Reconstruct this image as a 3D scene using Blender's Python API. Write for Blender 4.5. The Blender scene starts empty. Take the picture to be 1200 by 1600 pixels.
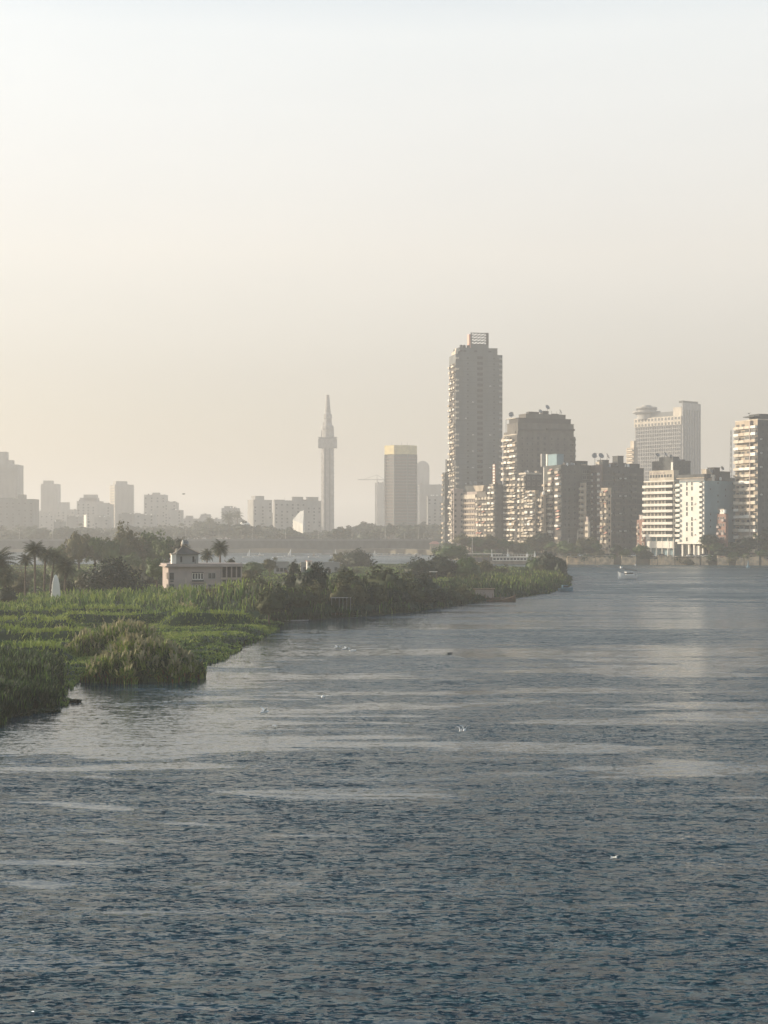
import bpy, math, random
import numpy as np
R = math.radians
random.seed(7); RNG = np.random.default_rng(11)
sc = bpy.context.scene
COL = sc.collection

# ------------------------------------------------------------------ camera, world, sun, exposure
F, YH, CH = 2400.0, 836.0, 13.5       # focal length in photo pixels, horizon row, eye height
cam = bpy.data.objects.new('camera', bpy.data.cameras.new('camera')); COL.objects.link(cam)
cam.location = (0, 0, CH); cam.rotation_euler = (R(90), 0, 0)
cam.data.sensor_width = 36; cam.data.lens = 36 * F / 1600.0
cam.data.shift_y = (YH - 800) / 1600.0
cam.data.clip_end = 30000; cam.data.clip_start = 0.5
sc.camera = cam
VEIL = 4.2
SUN_EL, SUN_AZ = 15.0, 76.0           # azimuth counted from the view direction to the left
wd = bpy.data.worlds.new('World'); sc.world = wd; wd.use_nodes = True
nt = wd.node_tree; bg = nt.nodes['Background']
sky = nt.nodes.new('ShaderNodeTexSky'); sky.sky_type = 'NISHITA'; sky.sun_disc = False
sky.sun_elevation = R(SUN_EL); sky.sun_rotation = R(-SUN_AZ)
sky.altitude = 0; sky.air_density = 1.0; sky.dust_density = 3.0; sky.ozone_density = 1.5
# a milky veil of high thin haze over the clear-sky model: strong near the horizon, weak overhead
tcw = nt.nodes.new('ShaderNodeTexCoord'); sep = nt.nodes.new('ShaderNodeSeparateXYZ'); nt.links.new(tcw.outputs['Generated'], sep.inputs[0])
vr = nt.nodes.new('ShaderNodeValToRGB'); els = vr.color_ramp.elements
els[0].position = 0.0; els[0].color = (.42, .38, .33, 1)
els[1].position = 1.0; els[1].color = (.07, .13, .19, 1)
for p_, c_ in ((.10, (.68, .57, .48)), (.18, (.99, .85, .69)), (.31, (1.12, 1.08, .97)), (.36, (.80, .86, .87)), (.46, (.30, .45, .58)), (.66, (.13, .25, .36))):
    e_ = els.new(p_); e_.color = (*c_, 1)
nt.links.new(sep.outputs['Z'], vr.inputs[0])
vs_ = nt.nodes.new('ShaderNodeVectorMath'); vs_.operation = 'SCALE'; vs_.inputs['Scale'].default_value = VEIL
nz_ = nt.nodes.new('ShaderNodeTexNoise'); nz_.inputs['Scale'].default_value = 2.2; nz_.inputs['Detail'].default_value = 4
mpz = nt.nodes.new('ShaderNodeMapping'); mpz.inputs['Scale'].default_value = (1, 1, 5); nt.links.new(tcw.outputs['Generated'], mpz.inputs[0]); nt.links.new(mpz.outputs[0], nz_.inputs['Vector'])
mrz = nt.nodes.new('ShaderNodeMapRange'); mrz.inputs['To Min'].default_value = VEIL*.90; mrz.inputs['To Max'].default_value = VEIL*1.10
nt.links.new(nz_.outputs['Fac'], mrz.inputs['Value']); nt.links.new(mrz.outputs[0], vs_.inputs['Scale'])
nt.links.new(vr.outputs[0], vs_.inputs[0])
sk_ = nt.nodes.new('ShaderNodeVectorMath'); sk_.operation = 'SCALE'; sk_.inputs['Scale'].default_value = .6; nt.links.new(sky.outputs[0], sk_.inputs[0])
va_ = nt.nodes.new('ShaderNodeVectorMath'); va_.operation = 'ADD'
nt.links.new(sk_.outputs[0], va_.inputs[0]); nt.links.new(vs_.outputs[0], va_.inputs[1])
nt.links.new(va_.outputs[0], bg.inputs[0])
bg.inputs[1].default_value = 0.12
sun = bpy.data.objects.new('sun', bpy.data.lights.new('sun', 'SUN')); COL.objects.link(sun)
sun.data.energy = 5.0; sun.data.angle = R(0.6); sun.data.color = (1.0, 0.86, 0.67)
sun.rotation_euler = (R(90 - SUN_EL), 0, R(SUN_AZ + 180))
sc.view_settings.view_transform = 'Standard'; sc.view_settings.look = 'None'
sc.view_settings.exposure = 0.47; sc.view_settings.gamma = 1.0
sc.render.engine = 'CYCLES'
sc.cycles.use_denoising = True
try: sc.cycles.denoiser = 'OPENIMAGEDENOISE'
except Exception: pass
sc.cycles.max_bounces = 6; sc.cycles.volume_bounces = 1; sc.cycles.diffuse_bounces = 2
sc.cycles.glossy_bounces = 2; sc.cycles.transmission_bounces = 2
sc.cycles.sample_clamp_indirect = 6.0; sc.cycles.sample_clamp_direct = 10.0
sc.render.resolution_x = 768; sc.render.resolution_y = 1024

# ------------------------------------------------------------------ helpers
def X(px, d): return (px - 600.0) * d / F
def Z(py, d): return CH - (py - YH) * d / F
def DG(py, z=0.0): return F * (CH - z) / (py - YH)
def G(px, py, z=0.0):
    d = DG(py, z); return (X(px, d), d)

def mat(name, col, rough=0.8, var=0.0, scale=0.4, spec=0.3, metal=0.0, trans=0.0, col2=None, detail=3.0, stretch=None):
    m = bpy.data.materials.new(name); m.use_nodes = True
    n = m.node_tree; b = n.nodes['Principled BSDF']
    b.inputs['Base Color'].default_value = (*col, 1); b.inputs['Roughness'].default_value = rough
    b.inputs['Specular IOR Level'].default_value = spec; b.inputs['Metallic'].default_value = metal
    if var > 0 or col2:
        tc = n.nodes.new('ShaderNodeTexCoord'); no = n.nodes.new('ShaderNodeTexNoise')
        no.inputs['Scale'].default_value = scale; no.inputs['Detail'].default_value = detail
        if stretch:
            mp = n.nodes.new('ShaderNodeMapping'); mp.inputs['Scale'].default_value = stretch
            n.links.new(tc.outputs['Object'], mp.inputs[0]); n.links.new(mp.outputs[0], no.inputs['Vector'])
        else: n.links.new(tc.outputs['Object'], no.inputs['Vector'])
        rp = n.nodes.new('ShaderNodeValToRGB')
        c1 = tuple(c * (1 - var) for c in col) if not col2 else col
        c2 = col2 if col2 else tuple(min(1, c * (1 + var)) for c in col)
        rp.color_ramp.elements[0].position = 0.36; rp.color_ramp.elements[0].color = (*c1, 1)
        rp.color_ramp.elements[1].position = 0.64; rp.color_ramp.elements[1].color = (*c2, 1)
        n.links.new(no.outputs['Fac'], rp.inputs[0]); n.links.new(rp.outputs[0], b.inputs['Base Color'])
        src = rp.outputs[0]
    else: src = None
    if trans > 0:
        t = n.nodes.new('ShaderNodeBsdfTranslucent'); mx = n.nodes.new('ShaderNodeMixShader')
        t.inputs[0].default_value = (*[min(1, c * 1.3) for c in col], 1)
        if src: n.links.new(src, t.inputs[0])
        mx.inputs[0].default_value = trans
        n.links.new(b.outputs[0], mx.inputs[1]); n.links.new(t.outputs[0], mx.inputs[2])
        n.links.new(mx.outputs[0], n.nodes['Material Output'].inputs[0])
    return m

def mesh_np(name, V, Q, mats, mi=None, smooth=False):
    V = np.asarray(V, dtype=np.float32).reshape(-1, 3); Q = np.asarray(Q, dtype=np.int32).reshape(-1, 4)
    me = bpy.data.meshes.new(name)
    me.vertices.add(len(V)); me.vertices.foreach_set('co', V.ravel())
    me.loops.add(Q.size); me.loops.foreach_set('vertex_index', Q.ravel())
    me.polygons.add(len(Q)); me.polygons.foreach_set('loop_start', np.arange(0, Q.size, 4, dtype=np.int32))
    for m in mats: me.materials.append(m)
    if mi is not None: me.polygons.foreach_set('material_index', np.asarray(mi, dtype=np.int32))
    if smooth: me.polygons.foreach_set('use_smooth', np.ones(len(Q), dtype=bool))
    me.update(calc_edges=True)
    return me

class MB:
    """collects boxes, tubes and lathes; build() links them as one mesh object"""
    def __init__(s): s.v = []; s.f = []; s.m = []; s.mats = []; s.mx = None
    def mid(s, m):
        if m not in s.mats: s.mats.append(m)
        return s.mats.index(m)
    def add(s, vs, fs, m):
        o = len(s.v); s.v += [tuple(p) for p in vs]; i = s.mid(m)
        for f in fs: s.f.append(tuple(o + k for k in f)); s.m.append(i)
    def box(s, x0, x1, y0, y1, z0, z1, m):
        s.add([(x0,y0,z0),(x1,y0,z0),(x1,y1,z0),(x0,y1,z0),(x0,y0,z1),(x1,y0,z1),(x1,y1,z1),(x0,y1,z1)],
              [(3,2,1,0),(4,5,6,7),(0,1,5,4),(1,2,6,5),(2,3,7,6),(3,0,4,7)], m)
    def prism(s, pts, z0, z1, m, top=1.0):
        n = len(pts); cx = sum(p[0] for p in pts) / n; cy = sum(p[1] for p in pts) / n
        s.add([(p[0], p[1], z0) for p in pts] + [(cx + (p[0]-cx)*top, cy + (p[1]-cy)*top, z1) for p in pts],
              [tuple(reversed(range(n))), tuple(range(n, 2*n))] + [(i, (i+1) % n, n + (i+1) % n, n + i) for i in range(n)], m)
    def lathe(s, prof, m, n=16, c=(0, 0, 0), cap=True):
        vs = []; fs = []
        for r, z in prof:
            for k in range(n):
                a = 2*math.pi*k/n; vs.append((c[0] + r*math.cos(a), c[1] + r*math.sin(a), c[2] + z))
        for i in range(len(prof)-1):
            for k in range(n):
                k2 = (k+1) % n; fs.append((i*n+k, i*n+k2, (i+1)*n+k2, (i+1)*n+k))
        if cap: fs.append(tuple(reversed(range(n)))); fs.append(tuple(range((len(prof)-1)*n, len(prof)*n)))
        s.add(vs, fs, m)
    def tube(s, pts, rads, m, n=6):
        vs = []; fs = []
        for i, (p, r) in enumerate(zip(pts, rads)):
            a = np.array(pts[max(0, i-1)], float); b = np.array(pts[min(len(pts)-1, i+1)], float)
            t = (b - a) / (np.linalg.norm(b - a) + 1e-9)
            u = np.cross(t, (0, 1, 0) if abs(t[1]) < 0.9 else (1, 0, 0)); u /= np.linalg.norm(u); w = np.cross(t, u)
            for k in range(n):
                an = 2*math.pi*k/n; q = np.array(p) + r*(math.cos(an)*u + math.sin(an)*w); vs.append(tuple(q))
        for i in range(len(pts)-1):
            for k in range(n):
                k2 = (k+1) % n; fs.append((i*n+k, i*n+k2, (i+1)*n+k2, (i+1)*n+k))
        fs.append(tuple(reversed(range(n)))); fs.append(tuple(range((len(pts)-1)*n, len(pts)*n)))
        s.add(vs, fs, m)
    def mesh(s, name, smooth=False):
        me = bpy.data.meshes.new(name); me.from_pydata(s.v, [], s.f)
        for m in s.mats: me.materials.append(m)
        me.polygons.foreach_set('material_index', s.m)
        if smooth: me.polygons.foreach_set('use_smooth', [True]*len(s.f))
        me.update(); return me
    def build(s, name, parent=None, loc=(0, 0, 0), rz=0.0, smooth=False):
        return put(name, s.mesh(name, smooth), parent, loc, rz)

def put(name, me, parent=None, loc=(0, 0, 0), rz=0.0, scale=None):
    o = bpy.data.objects.new(name, me); COL.objects.link(o); o.location = loc; o.rotation_euler = (0, 0, rz)
    if scale: o.scale = scale
    if parent: o.parent = parent
    return o
def tag(o, label, cat, group=None, kind=None):
    if label: o['label'] = label
    if cat: o['category'] = cat
    if group: o['group'] = group
    if kind: o['kind'] = kind
    return o
def thing(name, label, cat, loc=(0, 0, 0), rz=0.0, group=None):
    return tag(put(name, None, None, loc, rz), label, cat, group)
def structure(o): o['kind'] = 'structure'; return o

def vnoise(x, y, seed=0):
    """smooth value noise, 0..1, one cell per unit"""
    x = np.asarray(x, float); y = np.asarray(y, float)
    xi = np.floor(x).astype(np.int64); yi = np.floor(y).astype(np.int64); fx = x - xi; fy = y - yi
    fx = fx*fx*(3-2*fx); fy = fy*fy*(3-2*fy)
    def h(a, b):
        n = (a*374761393 + b*668265263 + seed*1442695041) & 0x7fffffff
        n = ((n ^ (n >> 13)) * 1274126177) & 0x7fffffff
        return ((n ^ (n >> 16)) & 0xffff) / 65535.0
    return (h(xi, yi)*(1-fx) + h(xi+1, yi)*fx)*(1-fy) + (h(xi, yi+1)*(1-fx) + h(xi+1, yi+1)*fx)*fy

def leaf_quads(P, N, size):
    """one small four-cornered leaf clump at each point P, roughly facing N"""
    n = len(P); N = N / (np.linalg.norm(N, axis=1, keepdims=True) + 1e-9)
    U = np.cross(N, RNG.normal(size=(n, 3))); U /= (np.linalg.norm(U, axis=1, keepdims=True) + 1e-9); W = np.cross(N, U)
    s = (size * RNG.uniform(0.55, 1.35, n))[:, None]; k = RNG.uniform(0.4, 0.9, n)[:, None]
    V = np.stack([P - U*s*0.5, P - W*s*k*0.5 + N*s*0.1, P + U*s*0.5, P + W*s*k*0.5], axis=1)
    return V.reshape(-1, 3), np.arange(4*n).reshape(-1, 4)

def crown_data(rx, ry, rz, clumps, leaves, size, flat=0.0, rough=0.28, core=0.62, droop=0.0):
    """a crown round the origin: clumps spread through an ellipsoid, leaves on each clump's shell"""
    D = RNG.normal(size=(clumps, 3)); D /= np.linalg.norm(D, axis=1, keepdims=True)
    rr = RNG.uniform(0.45, 0.92, clumps)[:, None] * (1 + RNG.uniform(-rough, rough, clumps)[:, None])
    C = D * rr
    if flat: C[:, 2] = np.where(C[:, 2] < 0, C[:, 2]*(1-flat), C[:, 2])
    cr = RNG.uniform(0.16, 0.34, clumps)
    idx = RNG.integers(0, clumps, leaves)
    L = RNG.normal(size=(leaves, 3)); L /= np.linalg.norm(L, axis=1, keepdims=True)
    q = RNG.uniform(0.55, 1.12, leaves)[:, None]
    P = C[idx] + L * cr[idx][:, None] * q
    P[:, 2] -= droop * RNG.uniform(0, 1, leaves)
    S = np.array([rx, ry, rz])
    N = L + 0.5*P + RNG.normal(size=(leaves, 3))*0.45
    V, Q = leaf_quads(P*S, N, size)
    # inner dark core so that the middle of a crown is not see-through
    nu, nv = 14, 9; cv = []
    for j in range(nv):
        t = math.pi*j/(nv-1)
        for i in range(nu):
            p = 2*math.pi*i/nu; r = core*(1 + 0.22*math.sin(3*p + j) + 0.15*math.cos(5*p - 2*j))
            cv.append((r*math.sin(t)*math.cos(p)*rx, r*math.sin(t)*math.sin(p)*ry, r*math.cos(t)*rz*(0.9 if t < 1.6 else 0.9*(1-flat))))
    cq = [(j*nu+i, j*nu+(i+1) % nu, (j+1)*nu+(i+1) % nu, (j+1)*nu+i) for j in range(nv-1) for i in range(nu)]
    o = len(V); V = np.vstack([V, np.array(cv)]); Q = np.vstack([Q, np.array(cq) + o])
    return V, Q

def blades(P, h, w, lean, curl=0.35, az=None):
    """reed leaves: two-piece bent strips rooted at P"""
    n = len(P); a = RNG.uniform(0, 2*np.pi, n) if az is None else az
    dx = np.cos(a); dy = np.sin(a)
    side = np.stack([-dy, dx, np.zeros(n)], 1) * (w*0.5)[:, None]
    d = np.stack([dx, dy, np.zeros(n)], 1)
    m = P + d*(lean*h*0.35)[:, None]; m[:, 2] += h*0.6
    t = P + d*(lean*h*(0.9 + curl))[:, None]; t[:, 2] += h*(1.0 - curl*lean)
    V = np.stack([P - side*0.8, P + side*0.8, m + side, m - side, t - side*0.15, t + side*0.15], 1).reshape(-1, 3)
    b = np.arange(n)*6
    Q = np.stack([np.stack([b, b+1, b+2, b+3], 1), np.stack([b+3, b+2, b+5, b+4], 1)], 1).reshape(-1, 4)
    return V, Q

# ------------------------------------------------------------------ materials
M = {}
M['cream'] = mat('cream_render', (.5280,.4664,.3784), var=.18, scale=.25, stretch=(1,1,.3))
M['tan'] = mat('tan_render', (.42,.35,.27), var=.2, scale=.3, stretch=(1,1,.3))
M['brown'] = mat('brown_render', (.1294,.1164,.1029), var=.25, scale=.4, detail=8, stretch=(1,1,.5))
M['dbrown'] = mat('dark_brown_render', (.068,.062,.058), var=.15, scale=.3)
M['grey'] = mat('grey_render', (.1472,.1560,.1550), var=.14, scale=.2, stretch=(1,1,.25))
M['dgrey'] = mat('dark_grey_render', (.0750,.0783,.0750), var=.3, scale=.35, detail=8, stretch=(1,1,.5))
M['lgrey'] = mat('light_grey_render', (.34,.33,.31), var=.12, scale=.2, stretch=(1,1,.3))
M['white'] = mat('white_paint', (.80,.76,.68), var=.08, scale=.3, stretch=(1,1,.3))
M['pink'] = mat('pink_render', (.39,.325,.29), var=.10, scale=.5)
M['red'] = mat('red_brick', (.27,.155,.12), var=.2, scale=1.2)
M['mauve'] = mat('mauve_render', (.17,.125,.115), var=.15, scale=.6)
M['teal'] = mat('grey_green_render', (.2185,.3125,.3445), var=.12, scale=.15)
M['glass'] = mat('window_glass', (.03,.034,.037), rough=.4, spec=.25)
M['shadow'] = mat('painted_shade', (.03,.028,.025), rough=.9)  # flat dark colour painted in for the shade inside openings
M['metal'] = mat('galvanised_metal', (.30,.30,.30), rough=.5, metal=.4)
M['dmetal'] = mat('dark_metal', (.07,.07,.07), rough=.5)
M['whitem'] = mat('white_metal', (.85,.84,.80), rough=.4)
M['yellow'] = mat('yellow_panels', (.66,.55,.30), var=.1, scale=.3)
M['stone'] = mat('quay_stone', (.6440,.5040,.3410), var=.3, scale=.5, detail=6)
M['conc'] = mat('concrete', (.30,.29,.28), var=.2, scale=.3)
M['salmon'] = mat('salmon_cloth', (.62,.34,.27), rough=.7)
M['blue'] = mat('faded_blue_paint', (.12,.22,.28), rough=.6, var=.2, scale=1)
M['wood'] = mat('weathered_wood', (.16,.11,.07), var=.3, scale=2)
M['bark'] = mat('bark', (.12,.09,.065), var=.3, scale=3)
M['leaf'] = mat('leaves_mid_green', (.0460,.0860,.0202), rough=.6, trans=.2, col2=(.0869,.1318,.0323), scale=.5)
M['leafd'] = mat('leaves_dark_green', (.0099,.0224,.0073), rough=.55, trans=.12, col2=(.0193,.0371,.0104), scale=.6)
M['leafo'] = mat('leaves_olive', (.0716,.0768,.0307), rough=.65, trans=.2, col2=(.1228,.1125,.0460), scale=.5)
M['palm'] = mat('palm_leaves', (.0372,.0512,.0204), rough=.55, trans=.15, col2=(.0790,.0837,.0326), scale=.8)
M['reed'] = mat('reed_green', (.0614,.1216,.0223), rough=.6, trans=.3, col2=(.1227,.2004,.0371), scale=.25)
M['reedy'] = mat('reed_yellow_green', (.2035,.2798,.0505), rough=.6, trans=.3, col2=(.2975,.3498,.0793), scale=.25)
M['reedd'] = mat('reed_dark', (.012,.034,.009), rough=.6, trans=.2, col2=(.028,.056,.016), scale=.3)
M['straw'] = mat('reed_straw', (.22,.21,.11), rough=.8, trans=.3, col2=(.34,.31,.18), scale=1)
M['rust'] = mat('dead_reed', (.1760,.0800,.0240), rough=.8, trans=.2, col2=(.2400,.1200,.0400), scale=1)
M['bushb'] = mat('brownish_scrub', (.0458,.0567,.0213), rough=.7, trans=.2, col2=(.0763,.0860,.0300), scale=.3)
M['soil'] = mat('river_mud', (.0326,.0418,.0168), rough=.9, col2=(.0558,.0698,.0261), scale=.2)
M['land'] = mat('dusty_ground', (.16,.14,.10), rough=.9, var=.25, scale=.05)
M['gullw'] = mat('white_feathers', (.85,.84,.80), rough=.7)

# ------------------------------------------------------------------ island outline, water, terrain
def smooth(t): t = np.clip(t, 0, 1); return t*t*(3-2*t)
SH = [(-420,1260),(-200,1195),(-60,1157),(0,1140),(14,1122),(60,1112),(106,1104),(108,1072),(140,1065),(225,1064),(304,1066),(320,1048),
      (318,1040),(350,1031),(385,1009),(420,994),(433,987),(436,973),(470,969),(560,964),(650,956),(735,943),(800,936),(862,927),
      (886,919),(893,909),(889,899),(872,894),(780,890),(700,888),(600,887),(480,887),(400,888),(250,888),(100,888),(-300,888),(-900,900)]
ISL = np.array([G(*p) for p in SH]); ISL = np.vstack([ISL, [[-220, 500], [-160, 150], [-110, 80]]])

def poly_sd(x, y, P):
    """signed distance to a polygon, positive inside"""
    x = np.asarray(x, float); y = np.asarray(y, float); d = np.full(x.shape, 1e9); ins = np.zeros(x.shape, bool)
    n = len(P)
    for i in range(n):
        ax, ay = P[i]; bx, by = P[(i+1) % n]; ex, ey = bx-ax, by-ay
        t = np.clip(((x-ax)*ex + (y-ay)*ey)/(ex*ex+ey*ey+1e-9), 0, 1)
        d = np.minimum(d, np.hypot(x-ax-t*ex, y-ay-t*ey))
        c = ((ay > y) != (by > y)) & (x < (bx-ax)*(y-ay)/(by-ay+1e-12)+ax); ins ^= c
    return np.where(ins, d, -d)
def fbm(x, y, s, seed=0):
    return vnoise(x/s, y/s, seed)*.55 + vnoise(x/s*2.1, y/s*2.1, seed+5)*.3 + vnoise(x/s*4.3, y/s*4.3, seed+9)*.15
def isl_sd(x, y):
    return poly_sd(x, y, ISL) + (fbm(x, y, 5, 3)-.5)*3.0*np.clip(np.asarray(y)/300., .35, 1)
def ground_z(x, y):
    s = isl_sd(x, y)
    base = np.where(s < 0, s*0.25, np.minimum(s*0.10, 0.35 + np.clip((y-225)/60., 0, 1)*.55))
    return np.clip(base, -1.5, 3) + np.where(s > 3, (fbm(x, y, 9, 21)-.5)*.35, 0)

def grid_mesh(name, xs, ys, zf, mats, smooth=True):
    Xg, Yg = np.meshgrid(xs, ys); Zg = zf(Xg, Yg)
    V = np.stack([Xg.ravel(), Yg.ravel(), np.broadcast_to(Zg, Xg.shape).ravel()], 1)
    nx, ny = len(xs), len(ys); i = np.arange(nx-1)[None, :] + nx*np.arange(ny-1)[:, None]
    Q = np.stack([i, i+1, i+nx+1, i+nx], -1).reshape(-1, 4)
    return mesh_np(name, V, Q, mats, smooth=smooth), Xg, Yg

# water: wave slopes of several sizes tilt the surface, gusts make rough and smooth patches
mw = bpy.data.materials.new('river_water'); mw.use_nodes = True
n = mw.node_tree; b = n.nodes['Principled BSDF']; L = n.links.new
b.inputs['Base Color'].default_value = (.012, .044, .062, 1); b.inputs['Roughness'].default_value = .09; b.inputs['IOR'].default_value = 1.33; b.inputs['Specular Tint'].default_value = (.46, .75, 1.0, 1)
def nd(t, **k):
    q = n.nodes.new(t)
    for a_, v_ in k.items(): setattr(q, a_, v_)
    return q
def val(op, a_, b_=None, clamp=False):
    q = nd('ShaderNodeMath', operation=op); q.use_clamp = clamp
    for i_, s_ in enumerate((a_, b_)):
        if s_ is None: continue
        if isinstance(s_, (int, float)): q.inputs[i_].default_value = s_
        else: L(s_, q.inputs[i_])
    return q.outputs[0]
geo = nd('ShaderNodeNewGeometry')
def slope(scale, detail, off, stretch=(1, 1, 1)):
    mp = nd('ShaderNodeMapping'); mp.inputs['Location'].default_value = off; mp.inputs['Scale'].default_value = stretch
    L(geo.outputs['Position'], mp.inputs[0])
    t = nd('ShaderNodeTexNoise'); t.inputs['Scale'].default_value = scale; t.inputs['Detail'].default_value = detail; t.inputs['Roughness'].default_value = .6
    L(mp.outputs[0], t.inputs['Vector']); return t
def vm(op, a_, b_=None, s=None):
    q = nd('ShaderNodeVectorMath', operation=op)
    L(a_, q.inputs[0])
    if b_ is not None:
        if isinstance(b_, tuple): q.inputs[1].default_value = b_
        else: L(b_, q.inputs[1])
    if s is not None:
        if isinstance(s, (int, float)): q.inputs['Scale'].default_value = s
        else: L(s, q.inputs['Scale'])
    return q.outputs[0]
s1 = slope(2.6, 4, (3, 7, 0), (.32, 1, 1)); s2 = slope(9.0, 3, (31, 17, 0), (.4, 1, 1)); s3 = slope(.5, 3, (9, 40, 0), (.3, 1, 1))
tot = vm('ADD', vm('ADD', vm('SCALE', vm('SUBTRACT', s1.outputs['Color'], (.5, .5, .5)), s=1.5),
               vm('SCALE', vm('SUBTRACT', s2.outputs['Color'], (.5, .5, .5)), s=2.3)),
         vm('SCALE', vm('SUBTRACT', s3.outputs['Color'], (.5, .5, .5)), s=.5))
tot = vm('MULTIPLY', tot, (1, 1, 0))
att = nd('ShaderNodeAttribute'); att.attribute_name = 'chop'
amp = val('MULTIPLY', att.outputs['Fac'], 2.0)
nv = nd('ShaderNodeVectorMath', operation='NORMALIZE'); L(vm('ADD', vm('SCALE', tot, s=amp), geo.outputs['Normal']), nv.inputs[0])
L(nv.outputs[0], b.inputs['Normal'])
rr_ = nd('ShaderNodeMapRange'); at2 = nd('ShaderNodeAttribute'); at2.attribute_name = 'fine_chop'      # wavelets too small for the mesh
L(at2.outputs['Fac'], b.inputs['Roughness'])

def spaced(y0, y1, f0, f1):
    o = [y0]
    while o[-1] < y1: o.append(o[-1] + f0 + (f1-f0)*(o[-1]-y0)/(y1-y0))
    return np.array(o)
xs = np.concatenate([[-6000, -3000, -1200, -600, -300, -200, -140, -100], np.arange(-80, 80.1, .25), [90, 110, 140, 190, 260, 400, 700, 1200, 3000, 6000]]).astype(float)
ys = np.concatenate([[-250, -60, 0, 30], spaced(42, 120, .14, .2), spaced(120.5, 320, .22, 1.0), spaced(323, 560, 3, 8), [575, 600, 640, 700, 780, 900, 1100, 1250]]).astype(float)
def chop_field(x, y):
    """0 = slick, 1 = ruffled: gusts, slicks and the lee of the island"""
    sd = -poly_sd(x, y, ISL)
    lee = np.exp(-np.clip(sd, 0, None)/(9 + .05*y))*np.clip((380-y)/120., 0, 1) + .75*np.exp(-((x+24)/20.)**2 - ((y-108)/17.)**2)*(.5+fbm(x*.3, y, 4, 191))
    g = (fbm(x*.5, y, 26, 101)-.5)*2.2 + (fbm(x*.25, y, 7, 131)-.5)*2.0 + (fbm(x*.12, y, 2.2, 151)-.5)*1.6 + (fbm(x*.12, y, .8, 161)-.5)*1.2*(y < 200)
    w1 = fbm(x*.22 + .12*y, y*.9, 11, 171); slick = np.exp(-((w1-.52)/.012)**2)*.5 + np.exp(-((fbm(x*.14 - .05*y, y, 5, 181)-.5)/.01)**2)*.35
    patch = smooth((fbm(x*.3, y*.9, 8, 221)-.60)/.09)*.75 + smooth((fbm(x*.2, y, 3.2, 231)-.64)/.07)*.5
    for px_, py_, w_, h_ in SLICKS:      # wind slicks seen on the river
        cx_, cy_ = G(px_, py_); sx_ = w_*cy_/F*.5; sy_ = h_*cy_*cy_/(F*CH)*.5
        u_ = x-cx_; v_ = y-cy_-.12*u_*np.sin(px_) - 3.0*(fbm(x, y, 6, 241)-.5); patch = patch + 1.15*np.exp(-(u_/sx_)**2 - (v_/sy_)**2)*(.35+1.3*fbm(x*.3, y, 1.6, 251))
    far_ = .20 + .45*smooth((y-170)/150)*smooth((x+30)/50)      # open water stays ruffled by the wind
    return np.clip(np.maximum(.95 + g*.6 - patch, far_) - .95*lee - slick*(y < 220), .09, 1.2)
SLICKS = [(150, 1262, 190, 10), (300, 1288, 130, 7), (480, 1306, 200, 5), (110, 1345, 240, 12), (60, 1382, 110, 14), (90, 1200, 190, 10), (420, 1455, 160, 6), (250, 1560, 200, 8), (1060, 1541, 120, 9), (640, 1592, 130, 10), (740, 1100, 60, 7), (950, 1420, 260, 6), (180, 1310, 110, 8), (620, 1105, 160, 8), (1000, 1050, 200, 5), (1120, 1125, 90, 6), (330, 1130, 180, 10), (240, 1165, 200, 8)]
def waves(x, y):
    xf, yf = x.ravel(), y.ravel(); z = np.zeros(xf.shape); r = np.random.default_rng(5)
    step = np.interp(yf, [42, 120, 320], [.16, .22, 1.0])
    near = (np.abs(xf) < 81) & (yf > 41) & (yf < 330)
    xn, yn, st = xf[near], yf[near], step[near]; zn = np.zeros(xn.shape)
    xn = xn + 1.6*(fbm(xn, yn, 6, 201)-.5); yn = yn + 1.6*(fbm(xn, yn, 5, 211)-.5)
    for i in range(64):
        lam = float(np.exp(r.uniform(math.log(.28), math.log(1.5)))); th = r.normal(.1, .42); k = 2*math.pi/lam
        ph = (xn*math.sin(th)+yn*math.cos(th))*k + r.uniform(0, 6.28); w = np.clip((lam/st-2.5)/2.5, 0, 1)
        zn += w*lam*.0032*(1 if lam < 1 else .6)*(np.sin(ph)+.25*np.sin(2*ph+1.2))
    edge = np.clip((80-np.abs(xf[near]))/5, 0, 1)*np.clip((325-yf[near])/60, 0, 1)
    z[near] = zn*chop_field(xf[near], yf[near])**1.5*edge
    return z.reshape(x.shape)
me, Xg, Yg = grid_mesh('river', xs, ys, waves, [mw])
ca = me.attributes.new('chop', 'FLOAT', 'POINT'); ca.data.foreach_set('value', chop_field(Xg, Yg).ravel().astype(np.float32))
ca = me.attributes.new('fine_chop', 'FLOAT', 'POINT'); ca.data.foreach_set('value', (.05+chop_field(Xg, Yg)*np.interp(Yg, [60, 150, 330], [.09, .2, .31])).ravel().astype(np.float32))
structure(put('river', me))

me, _, _ = grid_mesh('island_ground', np.arange(-230, 70, 2.0), np.arange(78, 680, 2.5), ground_z, [M['soil']])
structure(put('island_ground', me))
# far banks as one sheet that reaches the horizon
BK = [(1900, 887), (1200, 883.5), (890, 882), (760, 880), (702, 874), (690, 868), (600, 864.5), (300, 863), (-900, 862.5)]
BKW = [G(*p) for p in BK]
mb = MB()
top = [(x, y, 3.6) for x, y in BKW] + [(-5500, 1240, 3.6), (-5500, 6900, 3.6), (5500, 6900, 3.6), (5500, 660, 3.6)]
vb = top + [(x, y, -1.0) for x, y, z in top]; nn = len(top)
mb.add(vb, [tuple(range(nn))] + [(i, (i+1) % nn, nn+(i+1) % nn, nn+i) for i in range(nn)], M['land'])
structure(mb.build('far_bank_ground'))

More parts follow.
